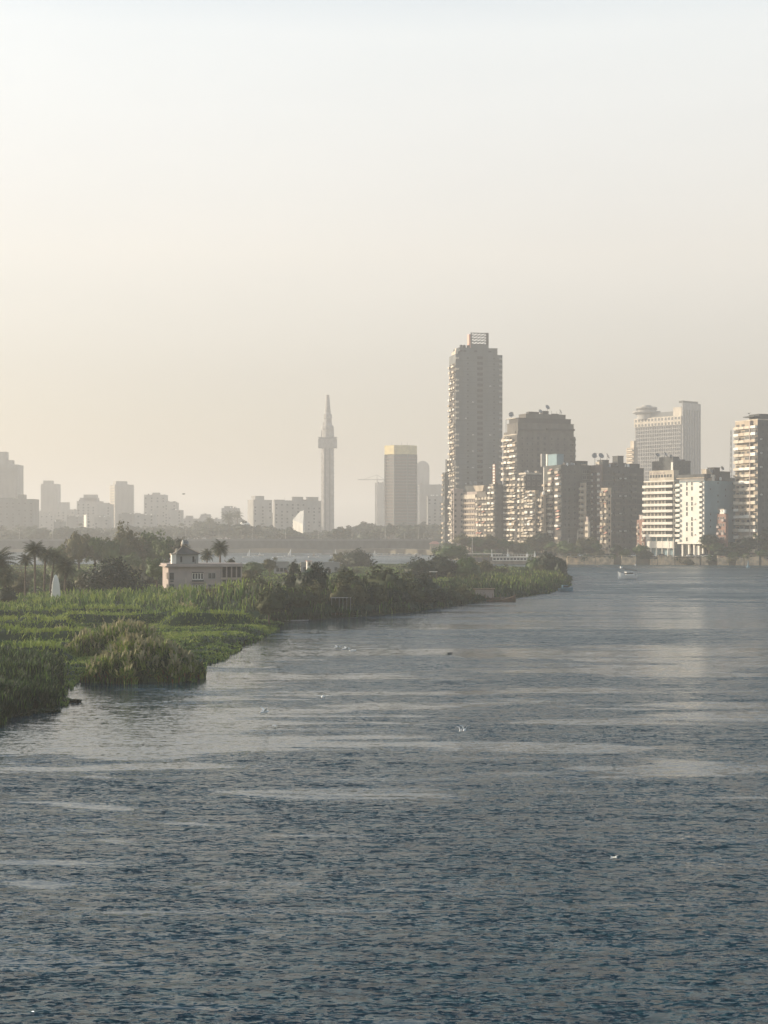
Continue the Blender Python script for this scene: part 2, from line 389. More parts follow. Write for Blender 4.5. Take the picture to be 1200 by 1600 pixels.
# ------------------------------------------------------------------ windows, balconies (shared meshes)
CACHE = {}
def window_mesh(w, h, fm, bars=1):
    k = ('w', w, h, fm, bars)
    if k not in CACHE:
        q = MB(); t = .09
        q.box(-w/2, w/2, -.02, .05, 0, h, M['glass'])
        for a_, b_ in ((-w/2-t, -w/2), (w/2, w/2+t)): q.box(a_, b_, -.07, .05, -t, h+t, M[fm])
        q.box(-w/2, w/2, -.07, .05, h, h+t, M[fm]); q.box(-w/2-.05, w/2+.05, -.16, .05, -t-.06, -.003, M[fm])
        for i in range(bars):
            x = -w/2 + w*(i+1)/(bars+1); q.box(x-.03, x+.03, -.05, .04, 0, h, M[fm])
        CACHE[k] = q.mesh('window')
    return CACHE[k]
def balcony_mesh(w, d, h, m, kind=0, slab=None):
    k = ('b', round(w, 2), d, h, m, kind, slab)
    if k not in CACHE:
        q = MB(); s = M[slab or m]
        q.box(-w/2, w/2, -d, .1, -.18, 0, s)
        if kind == 1:      # open railing
            q.box(-w/2, w/2, -d, -d+.05, h-.06, h, M[m]); q.box(-w/2, w/2, -d, -d+.05, .02, .3, M[m])
            x = -w/2
            while x <= w/2: q.box(x-.03, x+.03, -d+.01, -d+.06, .0, h-.03, M[m]); x += .45
        elif kind == 2:    # shaped: parapet stands out at the middle
            q.box(-w*.5, w*.5, -d*.6, -d*.6+.12, .003, h, M[m]); q.box(-w*.28, w*.28, -d, -d+.12, .003, h*1.15, M[m])
            q.box(-w*.28, w*.28, -d+.12, -d*.6, .003, h*.2, M[m])
        else:
            q.box(-w/2, w/2, -d, -d+.12, .003, h, M[m])
        q.box(-w/2, -w/2+.12, -d+.12, .1, .003, h, M[m]); q.box(w/2-.12, w/2, -d+.12, .1, .003, h, M[m])
        CACHE[k] = q.mesh('balcony')
    return CACHE[k]
def ac_mesh():
    if 'ac' not in CACHE:
        q = MB(); q.box(-.45, .45, -.42, 0, 0, .62, M['whitem']); q.box(-.33, .33, -.44, -.421, .08, .54, M['metal']); CACHE['ac'] = q.mesh('air_conditioner')
    return CACHE['ac']
def awning_mesh(w, m):
    k = ('a', w, m)
    if k not in CACHE:
        q = MB(); q.add([(-w/2, 0, 0), (w/2, 0, 0), (w/2, -1.2, -.75), (-w/2, -1.2, -.75), (-w/2, 0, -.06), (w/2, 0, -.06), (w/2, -1.2, -.81), (-w/2, -1.2, -.81)],
              [(0, 3, 2, 1), (4, 5, 6, 7), (0, 4, 7, 3), (1, 2, 6, 5), (3, 7, 6, 2), (0, 1, 5, 4)], M[m]); CACHE[k] = q.mesh('awning')
    return CACHE[k]
def dish_mesh(r=1.2):
    k = ('d', r)
    if k not in CACHE:
        q = MB(); q.lathe([(.05, 0), (r*.5, .08*r), (r*.85, .25*r), (r, .38*r), (r*.96, .42*r), (r*.8, .27*r), (.03, .05)], M['metal'], 14, cap=False)
        q.tube([(0, 0, .05), (0, 0, r*.8)], [.04, .03], M['dmetal'], 5)
        me = q.mesh('satellite_dish')
        co = np.array([v.co[:] for v in me.vertices]); t = R(62)
        co2 = co.copy(); co2[:, 1] = co[:, 1]*math.cos(t) - co[:, 2]*math.sin(t); co2[:, 2] = co[:, 1]*math.sin(t) + co[:, 2]*math.cos(t) + r*1.25
        me.vertices.foreach_set('co', co2.astype(np.float32).ravel())
        q2 = MB(); q2.tube([(0, 0, 0), (0, 0, r*1.25)], [.1, .09], M['dmetal'], 5)
        m2 = q2.mesh('dish_mount'); CACHE[k] = (me, m2)
    return CACHE[k]

class Bld:
    def __init__(s, name, label, xl, xc, xr, ytop, D, a=25, zb=3.6, wall='grey', cat='apartment block', group=None, depth=None, nfh=3.0):
        s.D = D; s.a = R(a); ca, sa = math.cos(s.a), math.sin(s.a)
        uc, ul, ur = xc-600, (xl if xl is not None else xc)-600, xr-600; Cx = uc*D/F
        s.L = (F*Cx - ul*D)/(ul*ca + F*sa) if xl is not None else depth
        s.W = (ur*D - F*Cx)/(F*ca - ur*sa)
        if depth and xl is not None: s.Ld = depth
        s.zb = zb; s.H = Z(ytop, D) - zb; s.root = thing(name, label, cat, (Cx, D, zb), s.a, group); s.Cx = Cx
        s.mb = MB(); s.wall = wall; s.wins = {}; s.balcs = {}; s.fh = nfh
        s.mb.box(0, s.W, 0, s.L, 0, s.H, M[wall])
        s.roofs = []
    def z(s, py): return Z(py, s.D) - s.zb
    def u(s, px):            # photo column -> metres along the front face
        u_ = px-600; return (u_*s.D - F*s.Cx)/(F*math.cos(s.a) - u_*math.sin(s.a))
    def v(s, px):            # photo column -> metres along the left face
        u_ = px-600; return (F*s.Cx - u_*s.D)/(u_*math.cos(s.a) + F*math.sin(s.a))
    def box(s, *a): s.mb.box(*a[:6], M[a[6]])
    def pos(s, face, u, z, off=0.0): return ((u, -off, z), 0.0) if face == 'F' else ((-off, u, z), -math.pi/2)
    def win(s, face, us, zs, w=1.3, h=1.4, fm='grey', bars=1, off=0.0, skip=0.0):
        me = window_mesh(w, h, fm, bars)
        for z in zs:
            for u in us:
                if random.random() >= skip: s.wins.setdefault(me.name, (me, []))[1].append(s.pos(face, u, z, off))
    def balc(s, face, us, zs, w=3, d=1.2, h=1.0, m='cream', kind=0, skip=0.0, off=0.0, slab=None):
        me = balcony_mesh(w, d, h, m, kind, slab)
        for z in zs:
            for u in us:
                if random.random() >= skip: s.balcs.setdefault(me.name, (me, []))[1].append(s.pos(face, u, z, off))
    def extra(s, name, me, face, us, zs, off=0.0, skip=0.0, jit=0.0):
        for z in zs:
            for u in us:
                if random.random() >= skip:
                    p, r = s.pos(face, u + random.uniform(-jit, jit), z + random.uniform(-jit, jit)*.3, off); put(name, me, s.root, p, r)
    def roof(s, name, x0, x1, y0, y1, z0, z1, m):
        q = MB(); q.box(x0, x1, y0, y1, z0, z1, M[m]); q.box(x0-.15, x1+.15, y0-.15, y1+.15, z1+.003, z1+.25, M[m]); return q.build(name, s.root)
    def parapet(s, m=None, h=.9, t=.25):
        m = m or s.wall; H, W_, L_ = s.H, s.W, s.L
        s.box(-.12, W_+.12, -.12, t, H, H+h, m); s.box(-.12, W_+.12, L_-t, L_+.12, H, H+h, m)
        s.box(-.12, t, t, L_-t, H, H+h, m); s.box(W_-t, W_+.12, t, L_-t, H, H+h, m)
    def clutter(s, n=6, seed=0, dishes=2, top=None):
        r = random.Random(seed + 5); H = s.H if top is None else top
        for i in range(n):
            w, d, h = r.uniform(1, 3), r.uniform(1, 2.5), r.uniform(.8, 2.4); x = r.uniform(.3, max(.4, s.W-w-.3)); y = r.uniform(.3, max(.4, s.L*.5))
            k = r.random()
            if k < .5: q = MB(); q.box(x, x+w, y, y+d, H, H+h, M[r.choice(['grey', 'dbrown', 'tan'])]); q.box(x-.1, x+w+.1, y-.1, y+d+.1, H+h+.003, H+h+.15, M['grey']); q.build('roof_shed', s.root)
            elif k < .8: q = MB(); q.lathe([(.6, .4), (.6, 1.7), (.2, 1.95)], M['whitem'], 10, (x, y, H)); q.tube([(x-.4, y, H), (x-.4, y, H+.42)], [.05]*2, M['dmetal']); q.tube([(x+.4, y, H), (x+.4, y, H+.42)], [.05]*2, M['dmetal']); q.build('water_tank', s.root)
            else: q = MB(); q.tube([(x, y, H), (x, y, H+r.uniform(3, 5))], [.07, .04], M['dmetal'], 5); z_ = H+2.8; q.box(x-.8, x+.8, y-.03, y+.03, z_, z_+.06, M['dmetal']); q.build('aerial', s.root)
        for i in range(dishes):
            s.dish(r.uniform(.5, max(.6, s.W-1)), r.uniform(.5, 3), H, r.uniform(.9, 1.4), r.uniform(-.8, .8))
    def dish(s, x, y, z, r_=1.2, rz=0.0):
        a, b_ = dish_mesh(round(r_, 1)); o = put('satellite_dish', a, s.root, (x, y, z), rz); put('dish_mount', b_, o)
    def done(s):
        s.mb.build('wall', s.root)
        for store, nm in ((s.wins, 'window'), (s.balcs, 'balcony')):
            allp = [(me, p) for me, ps in store.values() for p in ps]
            allp.sort(key=lambda t: -(t[1][0][2]))
            if len(allp) > 100:   # keep a spread of the front ones as parts
                for me, (p, r_) in allp[:100]: put(nm, me, s.root, p, r_)
                V = []; Qs = []; mi = []; mats = []; o = 0
                for me, (p, r_) in allp[100:]:
                    co = np.empty(len(me.vertices)*3, np.float32); me.vertices.foreach_get('co', co); co = co.reshape(-1, 3)
                    c_, s_ = math.cos(r_), math.sin(r_)
                    V.append(np.stack([co[:, 0]*c_-co[:, 1]*s_+p[0], co[:, 0]*s_+co[:, 1]*c_+p[1], co[:, 2]+p[2]], 1))
                    q = np.empty(len(me.polygons)*4, np.int32); me.loops.foreach_get('vertex_index', q); Qs.append(q.reshape(-1, 4)+o); o += len(co)
                    loc = []
                    for m_ in me.materials:
                        if m_ not in mats: mats.append(m_)
                        loc.append(mats.index(m_))
                    k = np.empty(len(me.polygons), np.int32); me.polygons.foreach_get('material_index', k); mi.append(np.array(loc)[k])
                ob = put(nm, mesh_np(nm, np.vstack(V), np.vstack(Qs), mats, np.concatenate(mi)), s.root); ob['kind'] = 'stuff'
            else:
                for me, (p, r_) in allp: put(nm, me, s.root, p, r_)
        return s.root
def fl(z0, z1, fh=3.0, start=.9): return [z for z in np.arange(z0+start, z1-1.2, fh)]
def lin(a, b_, n): return list(np.linspace(a, b_, n))

# ------------------------------------------------------------------ right bank buildings
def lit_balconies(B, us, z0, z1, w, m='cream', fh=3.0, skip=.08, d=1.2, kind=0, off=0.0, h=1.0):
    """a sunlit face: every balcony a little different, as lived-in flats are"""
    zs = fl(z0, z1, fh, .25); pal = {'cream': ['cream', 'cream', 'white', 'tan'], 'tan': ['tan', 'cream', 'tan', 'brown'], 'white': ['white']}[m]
    B.box(-.03, -.003, min(us)-w*.5, max(us)+w*.5, zs[0], zs[-1]+2.2, 'dbrown')  # dark sheet behind the balconies, recess shade put into its colour
    for z in zs:
        for u in us:
            if random.random() < skip: continue
            dz = random.uniform(-.05, .05); hh = random.choice([h*.8, h, h*1.2])
            B.balc('L', [u], [z+dz], w*random.choice([.8, .92, .98]) if kind != 2 else w, d*random.choice([.7, 1., 1.15]), round(hh, 2), random.choice(pal), kind, 0, off, random.choice(['tan', 'dbrown', m]))
            if random.random() < .22: B.win('L', [u], [z+hh], round(w*.7, 1), 1.2, random.choice(['white', 'tan', 'brown']), 3, off+d*.6)
            elif random.random() < .7: B.win('L', [u+random.uniform(-.2, .2)], [z], round(w*.55, 1), 2.0, 'white' if m == 'white' else 'tan', 2, off+.03)
    B.extra('air_conditioner', ac_mesh(), 'L', [u + w*.42 for u in us], zs, off+.05, .72)
    B.extra('awning', awning_mesh(round(w*.8, 1), random.choice(['cream', 'tan', 'white', 'salmon'])), 'L', us, [z+2.4 for z in zs], off+.04, .78)

# tallest tower
B = Bld('apartment_tower', 'tallest grey apartment tower with a latticed sign frame on its roof', 702, 712, 785, 553, 900, a=12, wall='grey', cat='tower block', nfh=3.2)
zs = fl(10, B.H, 3.2)
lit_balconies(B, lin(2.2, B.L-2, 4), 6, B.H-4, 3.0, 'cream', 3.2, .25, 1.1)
for z in zs: B.box(-.1, B.W+.1, -.1, .0, z-1.1, z-.95, 'dgrey')
B.win('F', [B.u(750)-.9, B.u(750)+.9], zs, 1.5, 1.6, 'dgrey', 1)
B.win('F', [B.u(731), B.u(772)], zs, .9, .9, 'grey', 0)
B.balc('F', [B.W-1.2], zs, 2.0, 1.0, 1.0, 'lgrey', 0, .1); B.balc('F', [1.0], zs, 1.8, .7, .9, 'cream', 0, .45)
B.extra('air_conditioner', ac_mesh(), 'F', [B.u(728), B.u(739), B.u(766)], zs[::3], .02, .6)
B.roof('setback_storey', B.u(718), B.u(778), 1.0, B.L-.5, B.H, B.z(543), 'grey')
for px in (721, 727, 744, 766): q = MB(); q.box(B.u(px)-.9, B.u(px)+.9, .94, .99, B.z(549), B.z(546.5), M['glass']); q.build('top_window', B.root)
x0, x1 = B.u(737), B.u(765); z0, zm, z1 = B.z(543)+.26, B.z(537), B.z(518)
q = MB(); q.box(x0, x1, 2, 6, z0, zm, M['grey']); q.build('sign_base', B.root)
q = MB(); q.box(x0, x0+.7, 2, 2.6, zm, z1, M['dgrey']); q.box(x1-1.5, x1, 2, 2.6, zm, z1, M['dgrey'])
for i in range(5):
    z = zm + (z1-zm-.5)*i/4; q.box(x0+.7, x1-1.5, 2.1, 2.5, z, z+.45, M['dgrey'])
for i in range(4):
    for j in range(4):
        xa = x0+.7+(x1-x0-2.2)*j/4; xb = xa+(x1-x0-2.2)/4; za = zm+(z1-zm-.5)*i/4+.45; zb_ = zm+(z1-zm-.5)*(i+1)/4
        q.tube([(xa, 2.3, za), (xb, 2.3, zb_)], [.16, .16], M['dgrey'], 4)
q.build('sign_lattice', B.root)
q = MB(); q.box(x0-1.0, x0-.01, 2, 6, z0, B.z(521), M['salmon']); q.build('sign_side_panel', B.root)
for px, y_ in ((722, 543), (727, 543), (733, 543)): q = MB(); q.lathe([(.9, 0), (.95, 1.4), (.3, 1.7)], M['dgrey'], 10, (B.u(px), 2.2, B.z(543)+.26)); q.build('water_tank', B.root)
q = MB(); q.box(-.05, B.u(716), .2, B.L*.6, B.H+.003, B.z(548), M['cream']); q.box(B.u(713), B.u(719), .5, 3, B.z(548)+.003, B.z(544), M['cream']); q.build('corner_parapet', B.root)
B.done()
# dark slab at its left
B = Bld('apartment_block', 'dark narrow slab block tucked against the left foot of the tallest tower', 691, 695, 708, 738, 960, a=12, wall='dgrey')
B.win('F', lin(1, B.W-1, 2), fl(4, B.H), 1.1, 1.2, 'grey'); B.balc('L', lin(2, B.L-2, 3), fl(4, B.H), 2.2, .9, 1, 'tan', 0, .4)
B.roof('stair_head', B.u(699), B.u(706), 1, 5, B.H, B.z(718), 'dgrey'); B.done()
# low grey-pink block in front of the tower foot
B = Bld('apartment_block', 'pinkish grey block with a plain front below the tallest tower', 705, 709, 724, 766, 860, a=12, wall='pink')
B.win('F', lin(1, B.W-1, 2), fl(4, B.H), 1.0, 1.3, 'pink'); lit_balconies(B, [B.L*.5], 6, B.H, min(3, B.L*.8), 'tan'); B.parapet(); B.done()
# banded block
B = Bld('apartment_block', 'pink apartment block with broad horizontal balcony bands lit by the sun', 721, 745, 751, 768, 850, a=32, wall='pink')
zz = fl(3, B.H, 3.0, .2)
B.balc('L', [B.L*.5], zz[:-1], B.L*.96, 1.0, .95, 'tan', 0, 0); B.balc('L', [B.L*.5], zz[-1:], B.L*.98, 1.0, 2.2, 'cream')
B.win('L', lin(B.L*.12, B.L*.88, 6), [z+1.05 for z in zz], 1.3, 1.2, 'pink', 1)
B.roof('roof_storey', .5, B.W-.2, 1.2, B.L*.8, B.H, B.z(759), 'dgrey'); B.dish(1.2, 3, B.z(759)+.2, 1.1); B.dish(1.4, 8, B.z(759)+.2, 1.1, .4); B.done()
# stepped balcony block
B = Bld('apartment_block', 'narrow cream block with stepped balconies right of the banded pink block', 744, 764, 766, 776, 835, a=28, wall='brown')
lit_balconies(B, lin(2, B.L-2, 4), 3, B.H, 2.6, 'cream', 2.9, .05, 1.1, 2); B.win('F', [.8], fl(4, B.H), .8, 1.2, 'brown')
B.roof('roof_pavilion', -.3, B.W, 3, 12, B.H, B.z(768), 'brown')
q = MB(); q.prism([(-1, 5), (.8, 5), (.8, 12), (-1, 12)], B.z(768)+.3, B.z(758), M['tan'], 1.6); q.build('flared_roof_tank', B.root); B.done()
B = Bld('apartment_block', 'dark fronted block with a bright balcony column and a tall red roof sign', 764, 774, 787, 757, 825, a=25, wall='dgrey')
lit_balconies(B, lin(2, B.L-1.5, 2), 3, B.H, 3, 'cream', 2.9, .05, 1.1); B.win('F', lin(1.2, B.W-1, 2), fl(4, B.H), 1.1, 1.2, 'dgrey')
x_ = B.u(774.5); q = MB(); z0, z1 = B.H+.01, B.z(725); q.box(.1, .4, .5, 3.2, z0, z1, M['red'])
for i in range(7): z = z0+(z1-z0)*(i+.25)/7; q.box(.04, .099, .9, 2.8, z, z+(z1-z0)*.08, M['white'])
q.tube([(.6, 1, z0), (.6, 1, z1)], [.12, .12], M['dmetal'], 5); q.tube([(.6, 2.8, z0), (.6, 2.8, z1)], [.12, .12], M['dmetal'], 5); q.build('roof_sign', B.root)
B.clutter(6, 3, 2); B.done()
# big brown block with the stepped crown
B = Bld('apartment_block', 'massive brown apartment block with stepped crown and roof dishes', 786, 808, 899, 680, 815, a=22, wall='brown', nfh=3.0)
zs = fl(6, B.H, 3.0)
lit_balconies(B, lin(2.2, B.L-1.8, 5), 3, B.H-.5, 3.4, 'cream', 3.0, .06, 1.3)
for z in zs: B.box(-.08, B.W+.08, -.08, 0, z-1.1, z-.95, 'dbrown')
B.win('F', [B.u(841)], zs, 1.3, 1.5, 'dbrown'); B.win('F', [B.u(851)], zs, 1.3, 1.5, 'dbrown')
B.win('F', [B.u(p) for p in (816, 824, 832, 862, 872, 882, 892)], zs, .9, 1.0, 'brown', 0)
B.balc('F', [B.W-1], zs, 1.8, .9, 1, 'brown')
zA, zB_, zC, zD = B.H, B.z(661), B.z(653), B.z(646)
B.roof('crown_storey', B.u(809), B.u(896.5), -.05+.1, B.L*.75, zA, zB_, 'brown')
B.roof('crown_storey', B.u(811), B.u(893), .8, B.L*.7, zB_+.26, zC, 'dbrown')
B.roof('crown_storey', B.u(824), B.u(886), 1.6, B.L*.6, zC+.26, zD, 'brown')
q = MB(); q.box(B.u(809), B.u(850), -.9, .04, B.z(672), B.z(670), M['dbrown']); q.box(B.u(853), B.u(897), -.9, .04, B.z(671), B.z(668), M['dbrown']); q.build('cornice', B.root)
q = MB(); q.box(B.u(829), B.u(845), 2, 5, zD+.26, B.z(642), M['dbrown']); q.box(B.u(851), B.u(860), 2, 5, zD+.26, B.z(640), M['dbrown']); q.box(B.u(866), B.u(876), 2, 4, zD+.26, B.z(644), M['brown']); q.build('roof_shed', B.root)
q = MB(); q.box(.2, .5, 2, B.L*.8, zC, B.z(652), M['cream']); q.box(-.1, .19, 2, B.L-1, zA, zA+2.2, M['brown']); q.box(-.2, .2, .5, B.L-.5, B.z(679), B.z(677.5), M['cream']); q.build('side_parapet', B.root)
q = MB(); q.tube([(.3, B.L-3, zA), (.3, B.L-3, B.z(653)), (4, 6, B.z(652))], [.15]*3, M['dmetal'], 5); q.tube([(.3, 2, zA), (.3, 2, B.z(655))], [.12]*2, M['dmetal'], 5); q.build('roof_frame', B.root)
B.dish(.5, B.L*.45, zC+.1, 1.6, -.6); B.dish(B.u(857), 1.5, B.z(640), 1.4, .2); B.dish(B.u(877), 1.5, zD+.2, 1.3, .9); B.dish(B.u(846), 1.5, zD+.2, 1.1, 0)
for px in (834, 848, 855, 866, 874, 881): q = MB(); q.tube([(B.u(px), 3, zD), (B.u(px), 3, B.z(641-(px % 3)))], [.1, .06], M['dmetal'], 5); q.build('aerial', B.root)
B.done()
# lit stack in front of it
B = Bld('apartment_block', 'tall narrow cream stack of rounded balconies before the brown block', 811, 822, 846, 741, 770, a=28, wall='dbrown')
lit_balconies(B, lin(1.6, B.L-1.4, 2), 3, B.H, 2.8, 'cream', 2.85, .0, 1.2, 2); B.win('F', lin(1.5, B.W-1.5, 3), fl(4, B.H), 1.2, 1.2, 'pink'); B.parapet('cream'); B.clutter(3, 9, 1); B.done()
B = Bld('apartment_block', 'lower cream block with white balconies stepping down right of the narrow stack', 821, 836, 842, 769, 755, a=30, wall='tan')
lit_balconies(B, lin(1.6, B.L-1.4, 3), 3, B.H, 2.5, 'cream', 2.9, .05, 1.2); B.win('F', [1.0], fl(4, B.H), .9, 1.2, 'tan'); B.parapet(); B.done()
B = Bld('apartment_block', 'tan block with small square balconies beside the bright roof fin', 838, 849, 853, 774, 752, a=30, wall='tan')
lit_balconies(B, lin(1.2, B.L-1, 3), 3, B.H, 1.7, 'tan', 2.9, .1, .9); B.clutter(4, 4, 0); B.done()
# dark wide block with lit side and inset bay
B = Bld('apartment_block', 'wide dark block with bright left edge balconies and a bay column in its front', 850, 877, 923, 729, 745, a=24, wall='dgrey', nfh=2.85)
L_ = B.L
lit_balconies(B, lin(2.2, L_*.55, 2), 2, B.H-.5, 3.4, 'cream', 2.9, .04, 1.5); lit_balconies(B, lin(L_*.68, L_-1.4, 2), 2, B.H-6, 2.8, 'tan', 2.9, .1, 1.2)
zz = fl(2, B.H, 2.85)
B.win('F', [B.u(p) for p in (883, 889, 898)], zz, 1.1, 1.2, 'grey', 0, skip=.3)
for z in zz: B.box(-.08, B.W+.05, -.08, 0, z-.8, z-.62, 'brown'); B.win('F', [B.u(p) for p in (913, 919)], zz, 1.9, 1.7, 'lgrey', 1)
B.balc('F', [B.u(916)], [z-.9 for z in zz[:-4]], 3.6, .9, .9, 'dgrey')
# the bay column turns its side to the sun
xa = B.u(906); q = MB(); q.box(xa, xa+.9, -4.5, -.01, 0, B.z(754), M['tan']); q.build('bay', B.root)
me = balcony_mesh(3.6, 1.1, 1.0, 'cream', 2); wm = window_mesh(2.4, 1.7, 'tan', 2)
for z in np.arange(.6, B.z(757), 2.85): put('balcony', me, B.root, (xa, -2.3, z), -math.pi/2); put('window', wm, B.root, (xa, -2.3, z+.25), -math.pi/2)
q = MB(); q.box(B.u(853), B.u(859.5), 4, 5.2, B.H+.003, B.z(709), M['lgrey']); q.build('roof_fin', B.root)
B.roof('roof_hall', .4, B.u(889), L_*.3, L_*.8, B.H, B.z(709), 'teal'); B.roof('roof_shed', B.u(904), B.u(921), 2, 7, B.H, B.z(720), 'dgrey')
B.parapet(); B.clutter(9, 7, 2); B.done()
B = Bld('apartment_block', 'thin pale fin shaped stair tower standing left of the wide dark block', 849, 855, 856, 711, 780, a=28, wall='white', cat='stair tower')
B.win('L', [B.L*.5], fl(20, B.H, 3), .9, 1.0, 'white', 0); B.parapet('white', .5); B.done()
# pinkish block with white dots
B = Bld('apartment_block', 'mauve brown block with two columns of small white balconies under roof dishes', 924, 943, 1006, 730, 748, a=26, wall='dgrey', nfh=2.85)
zz = fl(2, B.H-1, 2.85, .2)
q = MB(); q.box(-.9, -.003, B.L*.05, B.L*.98, 0, B.z(726), M['mauve']); q.build('facing', B.root)
B.balc('L', lin(B.L*.22, B.L*.8, 2), zz, 1.5, .8, 1.0, 'white', 0, .02, .9); B.win('L', lin(B.L*.2, B.L*.8, 3), [z+.2 for z in zz], .9, 1.4, 'mauve', 0, .9)
B.win('F', [B.u(p) for p in (951, 959, 967, 975, 984, 993)], fl(2, B.H, 2.85), 1.3, 1.3, 'grey', 0, skip=.25)
for z in fl(2, B.H, 2.85, .1): B.box(-.08, B.W+.05, -.08, -.0, z, z+.22, 'mauve')
B.balc('F', [B.u(963), B.u(990)], fl(2, B.H, 2.85, .2), 3.0, .9, .9, 'brown', 0, .35)
B.balc('F', [B.u(979)], fl(2, B.H, 2.85, .2), 4.5, .8, .9, 'dgrey', 0, .3)
B.extra('air_conditioner', ac_mesh(), 'F', [B.u(954), B.u(969), B.u(977)], fl(2, B.H, 8.6), .02, .3)
B.roof('roof_shed', B.u(944), B.u(954), 1.5, 6, B.H, B.z(719), 'dgrey'); B.roof('lift_house', B.u(968), B.u(977), 1.5, 6, B.H, B.z(712), 'dgrey'); B.roof('roof_shed', B.u(962), B.u(982), 2, 7, B.H, B.z(723), 'dbrown')
B.roof('roof_shed', B.u(986), B.u(1003), 2, 7, B.H, B.z(724), 'dgrey'); B.roof('roof_room', -.5, 1.5, 3, 6, B.H, B.z(722), 'cream')
for px, h in ((933, 712), (942, 712), (952, 712)):
    x_ = B.u(px); q = MB(); q.tube([(x_, 2, B.H), (x_, 2, B.z(h+4))], [.12, .1], M['dmetal'], 5); q.build('dish_post', B.root); B.dish(x_, 1.9, B.z(h+4)-.8, 1.5, (px-942)*.08)
B.clutter(7, 12, 1); B.done()
B = Bld('apartment_block', 'tan lower block with frilly balconies wedged in front of the reddish brown block', 940, 950, 955, 765, 734, a=27, wall='tan')
lit_balconies(B, lin(1.2, B.L-1, 2), 3, B.H, 2.2, 'tan', 2.85, .03, 1.1, 2); B.win('F', [.8], fl(3, B.H), .8, 1.1, 'dgrey'); B.parapet(); B.done()
B = Bld('annex', 'tiny cream annex beside the bay column of the wide dark block', 914, 919, 922, 815, 728, a=30, wall='cream', cat='house')
B.win('L', lin(.8, B.L-.6, 2), fl(1, B.H), .8, 1.1, 'tan', 0); B.roof('roof_room', .2, 1, .6, 1.8, B.H, B.z(808), 'pink'); B.done()
B = Bld('brick_building', 'small red brick building squeezed left of the white banded block', 995, 1007, 1009, 812, 725, a=30, wall='red', cat='house')
B.win('L', lin(1.2, B.L-1, 2), fl(1, B.H, 3), 1.0, 1.4, 'white', 0); B.balc('L', lin(1.2, B.L-1, 2), fl(1, B.H, 3, .2), 1.3, .7, .8, 'tan', 0, .3)
B.roof('roof_room', 0, .5, 1, 4, B.H, B.z(805), 'pink'); B.clutter(2, 8, 1); B.done()
# white banded block
B = Bld('apartment_block', 'white block with full width balcony bands standing on slim columns', 1006, 1053, 1060, 752, 712, a=40, wall='cream', nfh=3.15)
B.mb = MB(); zp = B.z(839); L_ = B.L; W_ = max(B.W, 6); B.W = W_
B.mb.box(0, W_, 0, L_, zp, B.H, M['cream']); B.mb.box(2.5, W_, 1.5, L_-1.5, 0, zp, M['teal'])
q = MB(); q.box(.3, 3, 1, L_-1, zp*.42, zp*.78, M['white']); q.build('mezzanine', B.root)
for u_ in lin(.5, L_-.5, 6): q = MB(); q.lathe([(.32, 0), (.28, zp)], M['white'], 8, (.5, u_, 0), False); q.build('column', B.root)
nf = 9; fh = (B.H-zp)/nf
for i in range(nf):
    z = zp + i*fh; put('balcony', balcony_mesh(L_*.99, 1.3, 1.05, 'white'), B.root, (0, L_*.5, z+.2), -math.pi/2)
    q = MB(); q.box(-.05, -.003, .3, L_*.28, z+.2, z+fh-.25, M['shadow']); q.box(-.3, -.051, L_*.27, L_*.285, z+.2, z+fh-.1, M['white']); q.build('loggia', B.root)  # recess drawn as a flat dark panel, its shade put into the colour
    B.win('L', lin(L_*.34, L_*.95, 6), [z+1.2], 1.45, 1.35, 'tan', 1)
    B.win('F', lin(1.2, W_-1.2, 2), [z+1], 1.0, 1.3, 'dgrey', 0); B.balc('F', [1.0], [z+.2], 2.0, .9, 1.0, 'white')
q = MB(); q.box(-.2, W_, 0, L_, B.H+.003, B.H+.5, M['white']); q.build('roof_slab', B.root)
B.roof('roof_storey', .3, 4, L_*.02, L_*.83, B.H+.51, B.z(735), 'cream'); zt = B.H
q = MB()
for u_ in lin(L_*.12, L_*.78, 8): q.box(.2, .29, u_-.55, u_+.55, B.H+2.0, B.H+3.3, M['glass'])
for u_ in lin(L_*.35, L_*.78, 5): q.box(.2, .29, u_-.6, u_+.6, B.z(740), B.z(737), M['pink'])
q.build('roof_window_row', B.root); B.parapet('white', .4); B.done()
# white slotted block
B = Bld('apartment_block', 'bright white block with vertical window slots standing on tall columns', 1061, 1101, 1151, 751, 697, a=36, wall='teal', nfh=2.85)
B.mb = MB(); zp = B.z(847); L_, W_ = B.L, B.W
B.mb.box(.05, W_, .02, L_, zp, B.H, M['teal']); B.mb.box(3, W_, 2, L_-1, 0, zp, M['dgrey'])
q = MB(); q.box(-.5, .04, 2.8, L_-1.2, zp, B.H-.6, M['white']); q.box(-.9, .04, .8, L_+.2, zp-.9, zp-.003, M['white']); q.box(-.3, .04, .0, .8, zp, B.H-.6, M['white']); q.build('white_facing', B.root)
for u_ in (1.2, 6.5, L_*.62, L_-2): q = MB(); q.box(0, .9, u_-.4, u_+.4, 0, zp-.91, M['white']); q.build('column', B.root)
q = MB(); q.box(.9, 3, 4, 7.2, zp*.1, zp*.75, M['white']); q.build('entrance_kiosk', B.root)
nf = 12; fh = (B.H-zp)/nf
